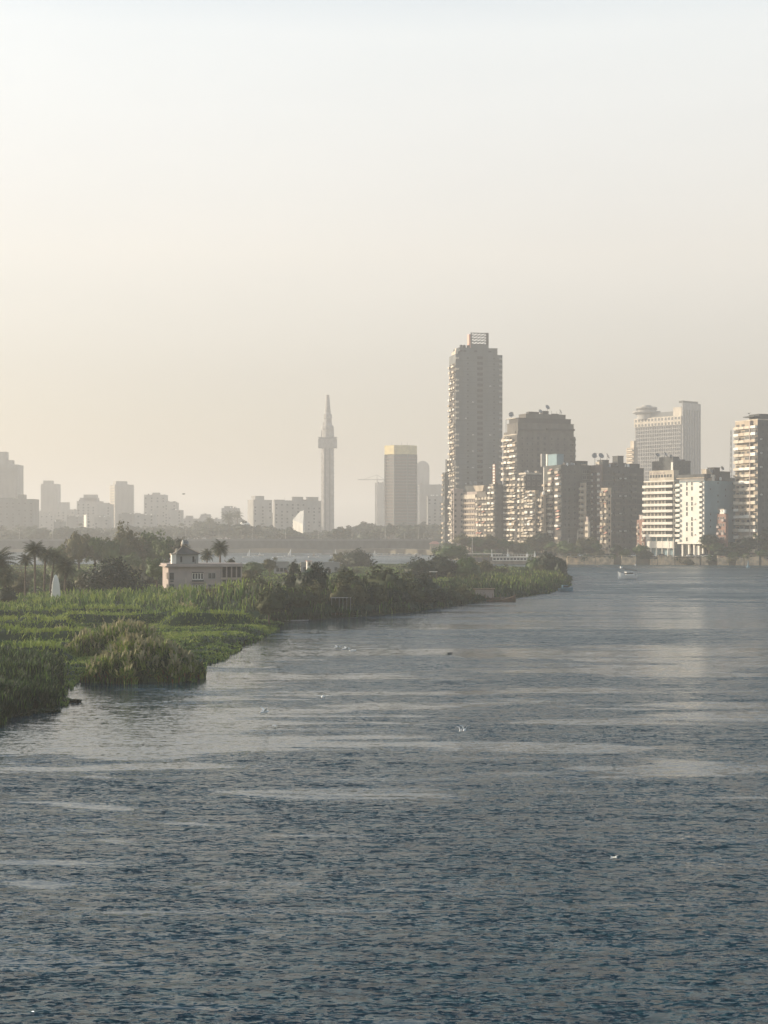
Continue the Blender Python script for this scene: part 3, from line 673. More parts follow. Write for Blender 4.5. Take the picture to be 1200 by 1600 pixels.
for i in range(nf):
    z = zp+i*fh
    for uu, sk in ((L_*.66, (1, 4, 8)), (L_*.46, (0, 5, 9))):
        if i not in sk: put('window', window_mesh(1.0, round(fh-.6, 2), 'white', 0), B.root, (-.5, uu, z+.4), -math.pi/2)
    put('balcony', balcony_mesh(1.8, 1.0, 1.0, 'white'), B.root, (.0, 1.7, z+.25), -math.pi/2); put('window', window_mesh(1.2, 1.9, 'tan', 0), B.root, (.0, 1.75, z+.3), -math.pi/2)
    put('balcony', balcony_mesh(2.6, 1.2, 1.0, 'white'), B.root, (-.1, L_-.2, z+.25), -math.pi/2)
    if i % 3 == 1: B.extra('air_conditioner', ac_mesh(), 'L', [L_*.35], [z+.8], .52, .2)
q = MB(); q.box(-.8, B.u(1102)+3, -.6, L_+1, B.H+1.3, B.z(740.5), M['dgrey']); q.box(-.86, -.81, -.5, L_+.8, B.z(747), B.z(745.5), M['tan']); q.box(-.2, 1, .3, L_-.3, B.H+.003, B.H+1.29, M['lgrey']); q.build('roof_band', B.root)
B.win('F', lin(B.u(1110), B.u(1145), 4), fl(zp, B.H, 2.85), .7, .8, 'teal', 0, skip=.55)
B.roof('roof_room', B.u(1104)+3.2, B.u(1122), 3, 6, B.H, B.z(733), 'cream'); B.roof('roof_shed', B.u(1121), B.u(1130), 2, 6, B.H, B.z(730), 'dbrown'); B.roof('roof_shed', B.u(1131), B.u(1146), 2, 6, B.H, B.z(736), 'grey'); B.roof('roof_shed', B.u(1108)+2, B.u(1119), 1, 3, B.H, B.z(742), 'white')
B.dish(B.u(1112), 1, B.z(742)+.3, 1.4, .3); B.dish(B.u(1132), 1.5, B.z(736)+.3, 1.0, 0); B.clutter(8, 21, 1); B.done()
# dark block behind the two white ones
B = Bld('apartment_block', 'dark grey dish topped block behind the two white blocks', 1019, 1052, 1079, 722, 790, a=30, wall='dgrey')
q = MB(); q.box(-.3, -.003, .0, 1.4, B.H-14, B.H, M['white']); q.build('white_stair_strip', B.root)
B.win('F', lin(1.5, B.W-1.5, 4), fl(20, B.H), 1.4, 1.4, 'grey'); B.win('L', lin(3, B.L-2, 4), fl(20, B.H), 1.2, 1.2, 'dgrey'); B.roof('roof_hall', .6, B.W*.4, 1, B.L*.7, B.H, B.z(714), 'dgrey'); B.parapet()
B.dish(1, 3, B.H+1, 1.3); B.dish(2, 9, B.z(714)+.2, 1.3, .5); B.dish(1.5, 14, B.z(714)+.2, 1.1, -.4); B.clutter(9, 5, 1); B.done()
B = Bld('apartment_block', 'plain dark block far back filling the gap right of the white slotted block', 1100, 1112, 1152, 746, 800, a=30, wall='dgrey')
B.win('F', lin(1.5, B.W-1.5, 5), fl(20, B.H), 1.2, 1.2, 'grey'); B.clutter(8, 31, 2); B.done()
B = Bld('brick_building', 'narrow brick house with white roof panels before the grey green wall', 1120, 1134, 1138, 803, 691, a=30, wall='red', cat='house')
B.win('L', lin(1.4, B.L-1.2, 3), fl(1, B.H, 3), 1.0, 1.2, 'pink', 0); B.balc('L', lin(1.4, B.L-1.2, 2), fl(1, B.H, 3, .2), 1.6, .8, .9, 'pink', 0, .3); B.roof('roof_room', .1, 1, 1, 4, B.H, B.z(797), 'white'); B.dish(.6, 5, B.H, 1.3); B.clutter(3, 2, 1); B.done()
# right tall slab
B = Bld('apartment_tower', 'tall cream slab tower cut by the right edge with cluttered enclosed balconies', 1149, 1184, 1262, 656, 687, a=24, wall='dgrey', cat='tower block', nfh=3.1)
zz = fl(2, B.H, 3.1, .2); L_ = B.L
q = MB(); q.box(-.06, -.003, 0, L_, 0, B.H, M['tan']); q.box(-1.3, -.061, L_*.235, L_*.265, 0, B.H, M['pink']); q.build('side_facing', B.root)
for i, z in enumerate(zz):
    for u0, u1 in ((.02, .23), (.27, .52), (.53, .76), (.77, .99)):
        r_ = random.random(); w = (u1-u0)*L_; c_ = (u0+u1)/2*L_
        put('balcony', balcony_mesh(round(w, 1), 1.2, random.choice([1.0, 1.0, 1.3]), random.choice(['cream', 'cream', 'white', 'tan'])), B.root, (-.06, c_, z), -math.pi/2)
        if r_ < .35: B.win('L', [c_], [z+1.15], round(w*.8, 1), 1.3, random.choice(['cream', 'tan', 'white']), 3, .9)
        elif r_ < .8: B.win('L', [c_], [z+.1], round(w*.6, 1), 2.0, 'tan', 1, .07)
    B.box(-1.3, -.1, .05*L_, .95*L_, z-.6, z-.35, 'dbrown') if i % 4 == 0 else None
B.win('F', [B.u(p) for p in (1192, 1200, 1212, 1225)], fl(2, B.H, 3.1), 1.2, 1.3, 'dgrey', 0); B.extra('air_conditioner', ac_mesh(), 'F', [B.u(1189)], fl(2, B.H, 6.2), .02, .5)
B.parapet('cream', .5); B.roof('roof_storey', B.u(1188), B.u(1240), .8, 8, B.H, B.z(647), 'dgrey'); q = MB(); q.box(B.u(1178), B.u(1192), .2, 8, B.z(651), B.z(649.5), M['dgrey']); q.build('roof_canopy', B.root); B.done()
# lattice mast
t = thing('radio_mast', 'thin lattice radio mast on the skyline left of the slab tower at the edge', 'mast', (X(1142, 950), 950, 3.6)); q = MB(); h = Z(672, 950)-3.6
for sx, sy in ((-1, -1), (1, -1), (1, 1), (-1, 1)): q.tube([(sx*1.3, sy*1.3, 0), (sx*.25, sy*.25, h)], [.14, .07], M['metal'], 4)
for i in range(22):
    a_ = 1.3-1.05*i/22; b_ = 1.3-1.05*(i+1)/22; z = h*i/22; z2 = h*(i+1)/22
    for (x1_, y1_), (x2_, y2_) in (((-1, -1), (1, -1)), ((1, -1), (1, 1)), ((1, 1), (-1, 1)), ((-1, 1), (-1, -1))): q.tube([(x1_*a_, y1_*a_, z), (x2_*b_, y2_*b_, z2)], [.07]*2, M['metal'], 3); q.tube([(x2_*a_, y2_*a_, z), (x1_*b_, y1_*b_, z2)], [.07]*2, M['metal'], 3)
q.build('lattice', t); q = MB(); q.tube([(0, 0, h), (0, 0, h+5)], [.08, .04], M['metal'], 5); q.build('antenna', t)

# ------------------------------------------------------------------ far hotel tower with the round rooftop restaurant
B = Bld('hotel_tower', 'large pale hotel slab with a round rooftop restaurant seen through the haze', 992, 1067, 1095, 640, 1450, a=40, wall='conc', cat='hotel', nfh=3.6)
L_ = B.L; B.mb = MB(); B.mb.box(0, B.W, 0, L_*.02, 0, B.z(629), M['conc']); B.mb.box(.01, B.W, L_*.02+.01, L_, 0, B.z(651), M['conc'])
for u_ in lin(L_*.04, L_*.97, 26): B.mb.box(-.9, .0, u_-.25, u_+.25, 0, B.z(664), M['conc'])
for z in np.arange(6, B.z(665), 3.6): B.mb.box(-.6, -.003, L_*.03, L_*.99, z, z+1.1, M['lgrey'])
q = MB(); q.box(-1.2, -.01, L_*.02, L_, B.z(663), B.z(649), M['cream']); q.build('pale_top_band', B.root)
B.win('L', lin(L_*.06, L_*.96, 14), [B.z(655), B.z(662.5)], 2.4, 2.6, 'white', 0, 1.2)
for u_ in lin(B.u(1069), B.u(1093), 7): B.mb.box(u_-.4, u_+.4, -.7, -.003, 0, B.z(640), M['grey'])
B.roof('roof_hall', 1, 10, L_*.12, L_*.8, B.z(651), B.z(642), 'grey'); B.roof('roof_block', .1, 8, L_*.03, L_*.2, B.z(651), B.z(636), 'cream')
B.roof('roof_crown', 1.2, B.W-3, 1, L_*.1, B.z(629), B.z(626), 'dgrey')
q = MB(); c = (5, L_*.82, 0)
q.lathe([(9, B.z(651)), (9, B.z(643)), (12, B.z(641)), (13.5, B.z(640)), (13.5, B.z(638)), (9, B.z(637.5)), (9, B.z(634)), (10, B.z(633)), (10, B.z(631)), (5, B.z(630.5)), (4.5, B.z(628))], M['lgrey'], 28, c); q.build('round_restaurant', B.root)
q = MB(); q.lathe([(10.6, B.z(642.6)), (10.6, B.z(640.5))], M['glass'], 28, c, False); q.lathe([(10.1, B.z(635.5)), (10.1, B.z(634))], M['glass'], 28, c, False); q.build('restaurant_window_band', B.root); B.done()
B = Bld('apartment_block', 'small hazy cream block peeping out left of the pale hotel', 979, 990, 996, 699, 1200, a=25, wall='tan'); B.balc('L', [B.L*.5], fl(30, B.H, 3.2), B.L*.9, 1, 1, 'cream'); B.win('L', lin(2, B.L-2, 4), fl(30, B.H, 3.2, 1.4), 1.5, 1.2, 'tan'); B.roof('roof_storey', 1, B.W, 1, B.L*.6, B.H, B.z(689), 'cream'); B.done()

# ------------------------------------------------------------------ concrete observation tower
D = 1600; zb = 3.6; t = thing('observation_tower', 'slender hazy concrete tower with a square pod and a tapering spire', 'tower', (X(512, D), D, zb))
def zz_(py): return Z(py, D)-zb
k = D/F; q = MB(); w = 10*k; q.prism([(-w*.6, -w), (w*.6, -w), (w, -w*.6), (w, w*.6), (w*.6, w), (-w*.6, w), (-w, w*.6), (-w, -w*.6)], 0, zz_(700), M['conc'], .95)
for s_ in (-1, 1): q.box(s_*w*.35-.5, s_*w*.35+.5, -w-.5, -w*.95, 0, zz_(701), M['grey'])
for z in np.arange(6, zz_(703), 4): q.box(-w*1.03, w*1.03, -w*.5, w*.5, z, z+.4, M['grey'])
q.build('shaft', t)
q = MB(); q.box(-14.5*k, 14.5*k, -10*k, 10*k, zz_(700), zz_(686), M['conc']); q.box(-15*k, -10*k, -6*k, 6*k, zz_(684), zz_(683), M['conc']); q.box(10*k, 15*k, -6*k, 6*k, zz_(684), zz_(683), M['conc']); q.box(-13*k, 13*k, -8*k, 8*k, zz_(686)+.01, zz_(684)-.01, M['grey']); q.build('pod', t)
q = MB(); q.lathe([(9*k, zz_(684)), (8.5*k, zz_(672)), (9.3*k, zz_(671)), (9.3*k, zz_(666)), (7*k, zz_(664)), (6*k, zz_(655)), (6.8*k, zz_(653.5)), (6.6*k, zz_(648)), (4.8*k, zz_(646)), (3.2*k, zz_(625)), (2.6*k, zz_(617))], M['conc'], 10); q.build('spire', t)
q = MB()
for x_, y0_ in ((-9.5, 672), (9.0, 670), (-6.8, 659)): q.tube([(x_*k, 0, zz_(684)), (x_*k, 0, zz_(y0_))], [.7, .5], M['conc'], 5)
q.build('antenna_cluster', t)

# ------------------------------------------------------------------ octagonal high-rise with yellow top
D = 1400; t = thing('apartment_tower', 'octagonal high rise ringed with balconies under a yellow lit crown', 'tower block', (X(626, D), D, zb)); k = D/F
r_ = 27*k; pts = [(r_*math.cos(R(22.5+45*i))*(1.0), r_*math.sin(R(22.5+45*i))) for i in range(8)]; ht = zz_ = Z(711, D)-zb
q = MB(); q.prism([(p[0]*.93, p[1]*.93) for p in pts], 0, ht, M['grey']); q.build('wall', t)
slab = MB(); slab.prism(pts, 0, .3, M['lgrey']); slab.prism([(p[0]*.99, p[1]*.99) for p in pts], .301, 1.1, M['mauve']); sm = slab.mesh('balcony')
for z in np.arange(4, ht-1, 2.9): put('balcony', sm, t, (0, 0, z))
for i in range(8):
    p = pts[i]; q = MB(); q.tube([(p[0]*.985, p[1]*.985, 0), (p[0]*.985, p[1]*.985, ht)], [.7, .7], M['grey'], 4); q.build('corner_pier', t)
q = MB(); q.prism([(p[0]*1.01, p[1]*1.01) for p in pts], ht, Z(697, D)-zb, M['yellow']); q.build('yellow_crown', t)
for x_ in (-8, 1, 6): q = MB(); q.tube([(x_, 0, Z(697, D)-zb), (x_, 0, Z(691, D)-zb)], [.15, .08], M['dmetal'], 4); q.build('aerial', t)

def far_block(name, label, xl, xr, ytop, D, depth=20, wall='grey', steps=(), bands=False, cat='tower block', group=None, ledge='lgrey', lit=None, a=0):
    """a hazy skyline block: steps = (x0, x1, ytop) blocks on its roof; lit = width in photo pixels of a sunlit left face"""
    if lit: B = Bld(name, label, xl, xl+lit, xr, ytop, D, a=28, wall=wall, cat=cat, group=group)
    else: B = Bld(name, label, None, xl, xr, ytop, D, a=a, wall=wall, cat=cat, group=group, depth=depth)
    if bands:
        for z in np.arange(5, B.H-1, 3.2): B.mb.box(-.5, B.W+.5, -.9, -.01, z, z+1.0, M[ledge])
        if lit:
            for z in np.arange(5, B.H-1, 3.2): B.mb.box(-.9, -.51, 0, B.L, z, z+1.2, M['cream'])
    else: B.win('F', lin(2, max(2.1, B.W-2), max(2, int(B.W/5))), fl(max(0, B.H-38), B.H, 3.3), 1.7, 1.5, 'conc', 0, skip=.3)
    B.parapet(None, .8)
    zt = B.H
    for (x0, x1, y) in steps: B.roof('roof_storey', B.u(x0), B.u(x1), 2, min(B.L-1, 12), zt+(.0), B.z(y), wall)
    B.clutter(4, int(xl*7) % 97, 0)
    return B.done()
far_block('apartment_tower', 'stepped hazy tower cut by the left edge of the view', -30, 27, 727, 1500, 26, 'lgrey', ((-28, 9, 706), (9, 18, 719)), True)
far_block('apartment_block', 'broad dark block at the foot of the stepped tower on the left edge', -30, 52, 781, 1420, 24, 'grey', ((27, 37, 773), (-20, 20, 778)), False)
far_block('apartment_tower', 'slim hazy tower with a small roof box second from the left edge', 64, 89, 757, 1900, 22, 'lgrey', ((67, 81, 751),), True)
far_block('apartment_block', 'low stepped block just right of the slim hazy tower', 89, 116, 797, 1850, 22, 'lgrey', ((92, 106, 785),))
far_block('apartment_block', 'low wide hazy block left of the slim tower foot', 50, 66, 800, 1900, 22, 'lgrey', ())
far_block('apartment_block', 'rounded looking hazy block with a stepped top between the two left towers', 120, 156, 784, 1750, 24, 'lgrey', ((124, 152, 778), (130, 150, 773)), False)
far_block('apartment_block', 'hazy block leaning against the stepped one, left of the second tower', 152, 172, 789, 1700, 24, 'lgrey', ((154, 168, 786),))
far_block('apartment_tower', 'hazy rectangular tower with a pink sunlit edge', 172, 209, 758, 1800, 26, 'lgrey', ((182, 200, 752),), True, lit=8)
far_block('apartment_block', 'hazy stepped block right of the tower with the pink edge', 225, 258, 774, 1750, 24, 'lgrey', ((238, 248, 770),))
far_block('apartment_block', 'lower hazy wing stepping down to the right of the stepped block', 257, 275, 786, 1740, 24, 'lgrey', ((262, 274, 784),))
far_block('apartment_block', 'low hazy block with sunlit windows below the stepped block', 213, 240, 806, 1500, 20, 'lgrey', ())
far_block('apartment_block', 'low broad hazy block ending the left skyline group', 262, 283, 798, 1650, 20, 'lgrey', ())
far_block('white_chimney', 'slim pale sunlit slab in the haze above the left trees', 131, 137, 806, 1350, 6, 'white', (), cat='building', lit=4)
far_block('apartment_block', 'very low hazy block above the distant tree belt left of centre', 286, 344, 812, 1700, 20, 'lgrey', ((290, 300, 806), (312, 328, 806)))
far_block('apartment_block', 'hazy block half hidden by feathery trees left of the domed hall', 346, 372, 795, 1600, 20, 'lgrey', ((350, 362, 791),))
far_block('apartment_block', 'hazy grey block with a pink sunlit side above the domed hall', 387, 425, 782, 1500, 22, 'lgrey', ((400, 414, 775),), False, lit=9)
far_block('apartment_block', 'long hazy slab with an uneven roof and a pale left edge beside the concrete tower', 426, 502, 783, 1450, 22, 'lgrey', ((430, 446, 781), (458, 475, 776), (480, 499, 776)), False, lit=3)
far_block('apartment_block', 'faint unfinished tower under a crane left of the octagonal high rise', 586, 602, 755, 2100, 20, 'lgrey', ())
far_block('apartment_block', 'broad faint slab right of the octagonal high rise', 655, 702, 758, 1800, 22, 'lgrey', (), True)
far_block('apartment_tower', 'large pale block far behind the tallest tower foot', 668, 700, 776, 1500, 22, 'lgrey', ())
# arched-top tower
B = Bld('office_tower', 'faint pale tower with an arched roof behind the octagonal high rise', None, 650, 671, 731, 2000, a=0, wall='lgrey', cat='office tower', depth=20)
q = MB(); w = B.W; arc = [(0, 0)] + [(w/2-w/2*math.cos(math.pi*i/12), (B.z(720)-B.H)*math.sin(math.pi*i/12)) for i in range(1, 12)] + [(w, 0)]
q.add([(x_, 0, B.H+z) for x_, z in arc] + [(x_, 20, B.H+z) for x_, z in arc], [tuple(range(13)), tuple(reversed(range(13, 26)))] + [(i, i+13, (i+1) % 13+13, (i+1) % 13) for i in range(13)], M['lgrey']); q.build('arched_roof', B.root); B.done()
# crane
D = 2100; t = thing('tower_crane', 'faint tower crane with a long jib beside the octagonal high rise', 'crane', (X(589, D), D, zb)); q = MB(); q.tube([(0, 0, 0), (0, 0, Z(748, D)-zb)], [.9, .9], M['metal'], 4); q.build('mast', t)
q = MB(); z = Z(750, D)-zb; q.box(-26, 12, -.5, .5, z, z+1, M['metal']); q.tube([(0, 0, z+7), (-18, 0, z+1)], [.25]*2, M['metal'], 4); q.tube([(0, 0, z+7), (10, 0, z+1)], [.25]*2, M['metal'], 4); q.tube([(0, 0, z), (0, 0, z+7)], [.5, .4], M['metal'], 4); q.build('jib', t); q = MB(); q.box(9, 12, -1, 1, z-2, z, M['conc']); q.build('counterweight', t)
# domed hall and white angular building
D = 1350; t = thing('domed_hall', 'low hall with a cream sunlit dome in front of the hazy blocks', 'hall', (X(382, D), D, zb)); q = MB(); q.box(-8, 8, -6, 8, 0, Z(824, D)-zb, M['grey']); q.build('wall', t)
q = MB(); r_ = 5.5; q.lathe([(r_, Z(824, D)-zb)] + [(r_*math.cos(R(a_)), Z(824, D)-zb+5.5*math.sin(R(a_))) for a_ in range(10, 90, 10)] + [(.2, Z(824, D)-zb+6.5)], M['white'], 20, (0, 0, 0)); q.build('dome', t)
D = 1300; t = thing('angular_building', 'small white angular building with a sloping sunlit side by the concrete tower', 'building', (X(470, D), D, zb)); k = D/F; q = MB()
h0, h1, h2 = Z(826, D)-zb, Z(812, D)-zb, Z(797, D)-zb
q.add([(-13*k, 4, 0), (4*k, -6, 0), (6*k, 8, 0), (-8*k, 10, 0), (-13*k, 4, h1), (4*k, -6, h1-4), (4*k, 8, h2), (-2*k, 9, h2-1)], [(3, 2, 1, 0), (0, 1, 5, 4), (1, 2, 6, 5), (2, 3, 7, 6), (3, 0, 4, 7), (4, 5, 6, 7)], M['white']); q.build('wall', t)
q = MB(); q.box(-12*k, -9*k, 5, 8, h1*.9, h1+2.2, M['white']); q.build('corner_turret', t); q = MB(); q.box(-1, 3, -3.4, -2.5, 0, 3, M['glass']); q.build('window', t)

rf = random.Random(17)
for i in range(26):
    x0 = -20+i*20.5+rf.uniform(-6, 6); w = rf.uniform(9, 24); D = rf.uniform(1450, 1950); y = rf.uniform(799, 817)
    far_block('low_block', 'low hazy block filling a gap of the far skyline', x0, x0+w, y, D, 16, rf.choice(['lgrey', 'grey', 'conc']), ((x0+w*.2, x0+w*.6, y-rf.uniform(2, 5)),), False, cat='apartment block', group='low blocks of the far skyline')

# ------------------------------------------------------------------ bridge
D = 1050.0; ya, zt = Z(842, D), Z(845, D); zl = Z(857.5, D)
t = thing('road_bridge', 'long low concrete road bridge crossing the river in the haze', 'bridge', (0, D, 0))
xa, xb = -420.0, X(705, D); q = MB(); q.box(xa, xb, 0, 14, zt-1.2, zt, M['dgrey']); q.build('deck', t)
piers = [X(512-171*i, D) for i in range(-1, 7)]
q = MB()
for i in range(len(piers)-1):
    x1_, x0_ = piers[i], piers[i+1]; n_ = 10
    for j in range(n_):
        u0, u1 = j/n_, (j+1)/n_; xs0, xs1 = x0_+(x1_-x0_)*u0, x0_+(x1_-x0_)*u1
        zz = zl - 1.2*abs(2*((u0+u1)/2)-1)**2 + .4; q.box(xs0, xs1-.001, .4, 13.6, zz, zt-1.21, M['dgrey'])
q.build('girder', t)
for x_ in piers:
    q = MB(); q.box(x_-3.4, x_+3.4, .8, 13, -1.5, zl, M['grey']); q.box(x_-4.2, x_+4.2, -.4, 14.5, -1.5, 1.3, M['conc']); q.build('pier', t)
for y_ in (0, 13.8): q = MB(); q.box(xa, xb, y_, y_+.2, zt+.003, zt+1.1, M['grey']); q.build('parapet', t)
def street_lamp(x, y, z, h, label=None, group='street lamps', rz=0):
    if 'lamp' not in CACHE:
        a = MB(); a.tube([(0, 0, 0), (0, 0, 1)], [.012, .007], M['metal'], 5); CACHE['lamp'] = a.mesh('pole')
        a = MB(); a.tube([(0, 0, 0), (.4, 0, .35), (1.4, 0, .5)], [.06, .05, .05], M['metal'], 4); a.box(1.2, 2.0, -.15, .15, .42, .56, M['metal']); CACHE['lamph'] = a.mesh('lamp_head')
    r = thing('street_lamp', label, 'street lamp', (x, y, z), rz, group); put('pole', CACHE['lamp'], r, scale=(12, 12, h)); put('lamp_head', CACHE['lamph'], r, (0, 0, h))
for px in range(30, 700, 52): street_lamp(X(px, D), D+1, zt, 8.5, 'thin grey lamp post standing along the hazy road bridge', 'lamp posts on the bridge')
def car_mesh(m):
    k = ('car', m)
    if k not in CACHE:
        a = MB(); a.prism([(-2.1, -.85), (2.1, -.85), (2.1, .85), (-2.1, .85)], .3, .85, M[m], .97)
        CACHE[k] = a.mesh('body'); a = MB(); a.prism([(-1.3, -.78), (1.1, -.78), (1.1, .78), (-1.3, .78)], .853, 1.4, M['glass'], .78); a.box(-.9, .75, -.55, .55, 1.4, 1.44, M[m]); CACHE[('cab', m)] = a.mesh('cabin')
        if 'wheel' not in CACHE:
            a = MB(); a.lathe([(.3, -.1), (.32, -.08), (.32, .08), (.3, .1)], M['dmetal'], 12); w_ = a.mesh('wheel')
            for v in w_.vertices: v.co = (v.co[0], v.co[2], v.co[1])
            CACHE['wheel'] = w_
    return CACHE[k], CACHE[('cab', m)]
def car(x, y, z, m, label, rz=0, group='cars on the riverside road'):
    b_, c_ = car_mesh(m); r = thing('parked_car', label, 'car', (x, y, z), rz, group); put('body', b_, r); put('cabin', c_, r)
    for sx in (-1.3, 1.3):
        for sy in (-.8, .8): put('wheel', CACHE['wheel'], r, (sx, sy, .32))
for px, m in ((52, 'whitem'), (131, 'metal'), (243, 'dmetal'), (296, 'whitem'), (381, 'metal'), (418, 'whitem'), (533, 'whitem'), (560, 'metal'), (604, 'whitem'), (640, 'dmetal')):
    car(X(px, D), D+3, zt, m, 'car crossing the hazy road bridge, its roof above the parapet', 0, 'cars crossing the bridge')
t = thing('bus', 'dark boxy bus on the bridge left of the concrete tower', 'bus', (X(462, D), D+3.5, zt)); q = MB(); q.box(-6, 6, -1.2, 1.2, .5, 3.2, M['dgrey']); q.build('body', t); q = MB(); q.box(-5.6, 5.6, -1.23, -1.205, 1.6, 2.6, M['glass']); q.build('window_band', t)
for sx in (-4, 4):
    for sy in (-1, 1): put('wheel', CACHE['wheel'], t, (sx, sy, .48), scale=(1.5, 1.5, 1.5))

# ------------------------------------------------------------------ quay wall with its segments, moored boats
def bank_y(px):
    for (x0, y0), (x1, y1) in zip(BK[:-1], BK[1:]):
        if x1 <= px <= x0: return y0 + (y1-y0)*(px-x0)/(x1-x0)
    return 883
segs = [(886, 930, 871), (931, 959, 870), (971, 994, 870), (1016, 1027, 873), (1028, 1054, 869), (1055, 1093, 871), (1096, 1107, 870), (1121, 1139, 870), (1150, 1162, 872), (1163, 1186, 869.5), (1190, 1240, 872)]
lab = ['long low stretch of tan quay wall right of the island tip', 'tan quay wall with crumbling top below the reddish brown block', 'short bulging piece of quay wall between two hanging trees',
       'narrow piece of quay wall under the white banded block left end', 'tallest tan quay wall piece under the white banded block', 'tan quay wall under the white slotted block', 'small quay wall block right of the columned white block',
       'broken quay wall piece below the narrow brick house', 'low narrow quay wall piece right of the light green bush', 'squarish tan quay wall under the slab tower', 'quay wall running out of the right edge']
for (x0, x1, yt), lb in zip(segs, lab):
    d0, d1 = DG(bank_y(x0))-.9, DG(bank_y(x1))-.9; p0, p1 = (X(x0, d0), d0), (X(x1, d1), d1); zt_ = Z(yt, (d0+d1)/2)
    q = MB(); n_ = max(2, int((x1-x0)/4)); dx, dy = (p1[0]-p0[0])/n_, (p1[1]-p0[1])/n_
    for i in range(n_):
        xx, yy = p0[0]+dx*i, p0[1]+dy*i; o = random.uniform(0, .35)
        q.box(xx+.01, xx+dx-.01, yy-.2-o, yy+1.6, -.6, zt_+random.uniform(-.4, .3), M['stone'])
    q.box(p0[0], p1[0], min(p0[1], p1[1])+.1, max(p0[1], p1[1])+1.0, zt_+.31, zt_+.5, M['tan'])
    ob = q.build('quay_wall'); tag(ob, lb, 'quay wall')
for i, (px, h) in enumerate(((903, 12), (738, 9), (595, 11), (632, 11), (662, 11), (1046, 8), (888, 8), (1160, 8))):
    d = 1080 if px < 700 else 712; lb = ['tall pole in front of the wide dark block', 'lamp post among the trees below the banded pink block', 'pale lamp post before the foot of the octagonal high rise', 'lamp post in the distant tree belt right of the octagonal high rise', 'lamp post near the bridge end by the orange kiosk', 'lamp post before the white banded block', 'lamp post above the long quay wall at the island tip', 'lamp post by the foot of the slab tower'][i]
    street_lamp(X(px, d), d, 3.6, h, lb)
cars = [(890, 'whitem'), (897, 'metal'), (905, 'whitem'), (913, 'whitem'), (936, 'whitem'), (948, 'metal'), (958, 'whitem'), (988, 'whitem'), (1018, 'whitem'), (1034, 'metal'), (1080, 'whitem'), (1098, 'metal'), (1107, 'whitem'), (1146, 'metal')]
cl = ['above the long quay wall by the island tip', 'second from the island tip on the riverside road', 'left of the tall pole on the riverside road', 'right of the tall pole on the riverside road', 'under the left corner of the reddish brown block', 'below the middle of the reddish brown block', 'at the end of the crumbling quay wall', 'above the short bulging quay wall piece',
      'large and bright under the left end of the columned banded block', 'between the columns of the banded block', 'between the columns of the slotted block', 'right of the slotted block columns', 'below the dark tree right of the slotted block', 'left of the slab tower foot']
for (px, m), c_ in zip(cars, cl):
    d = DG(bank_y(px))+2.6; car(X(px, d), d, 3.6, m, ('white' if m == 'whitem' else 'grey') + ' car parked ' + c_, random.uniform(-.2, .2))

def hull_mesh(mb, L_, W_, h, m, z0=-.2, fore=.35, sheer=.5, deck=None):
    xs_ = np.linspace(-.5, .5, 11); vs = []
    for x in xs_:
        w = W_/2*(1-max(0, (x-.5+fore)/fore)**2*.97)*(1-max(0, (-x-.5+.15)/.15)**2*.35); s_ = sheer*max(0, x+.1)**2*2
        vs += [(x*L_, -w*.55, z0), (x*L_, w*.55, z0), (x*L_, w, h+s_), (x*L_, -w, h+s_)]
    fs = []
    for i in range(10):
        a_ = i*4; b_ = a_+4
        for j in range(4): fs.append((a_+j, a_+(j+1) % 4, b_+(j+1) % 4, b_+j))
    fs += [(3, 2, 1, 0), (40, 41, 42, 43)]; mb.add(vs, fs, m)
# felucca sailing boats under the bridge
def sail_boat(px, py, ytop, lean, label, m='gullw', rz=0.2):
    d = DG(py); t = thing('sailing_boat', label, 'sailboat', (X(px, d), d, 0), rz, 'small sailing boats before the bridge'); h = Z(ytop, d)
    q = MB(); hull_mesh(q, 6.5, 1.9, .7, M['whitem']); q.build('hull', t)
    q = MB(); q.tube([(0, 0, .3), (.2, 0, h*.8)], [.08, .05], M['wood'], 5); q.build('mast', t)
    q = MB(); w = max(1.6, h*.32)
    q.add([(-w*.6, .0, .9), (w*.5, .15, .9), (lean, .1, h), (-w*.15, .55, h*.5), (-w*.6, .06, .9), (w*.5, .21, .9), (lean, .16, h), (-w*.15, .61, h*.5)], [(0, 1, 2, 3), (7, 6, 5, 4), (0, 4, 5, 1), (1, 5, 6, 2), (2, 6, 7, 3), (3, 7, 4, 0)], M[m]); q.build('sail', t)
sail_boat(388, 871, 858, .9, 'white sailboat nearest the pavilion roof villa with a leaning sail')
sail_boat(405, 869, 863, .2, 'tiny sailboat with a low sail right of the leaning sail')
sail_boat(452, 870, 857, 1.2, 'sailboat with a tall raked sail left of the bridge pier')
sail_boat(490, 871, 862, .3, 'small pale sailboat close left of the bridge pier', 'tan')
sail_boat(524, 869, 858, .1, 'upright white sailboat right of the bridge pier')
sail_boat(585, 868, 859, .4, 'short white sailboat right of the round tree')
sail_boat(434, 872, 869, .1, 'very small sailboat low on the water behind the low grey houses')
# row of moored launches near the far bank
for i, (px, w_) in enumerate(((594, 7), (604, 9), (615, 7), (627, 8), (640, 7), (652, 6))):
    d = DG(869.5)+i; t = thing('moored_boat', 'small white launch moored in the row at the far bank below the orange kiosk', 'boat', (X(px, d), d, 0), .05*i, 'white launches moored in a row')
    q = MB(); hull_mesh(q, w_, 2.2, .8, M['whitem']); q.build('hull', t); q = MB(); q.box(-w_*.25, w_*.1, -.8, .8, .8, 1.9, M['white']); q.box(-w_*.27, w_*.12, -.82, .82, 1.2, 1.6, M['glass']); q.build('cabin', t)
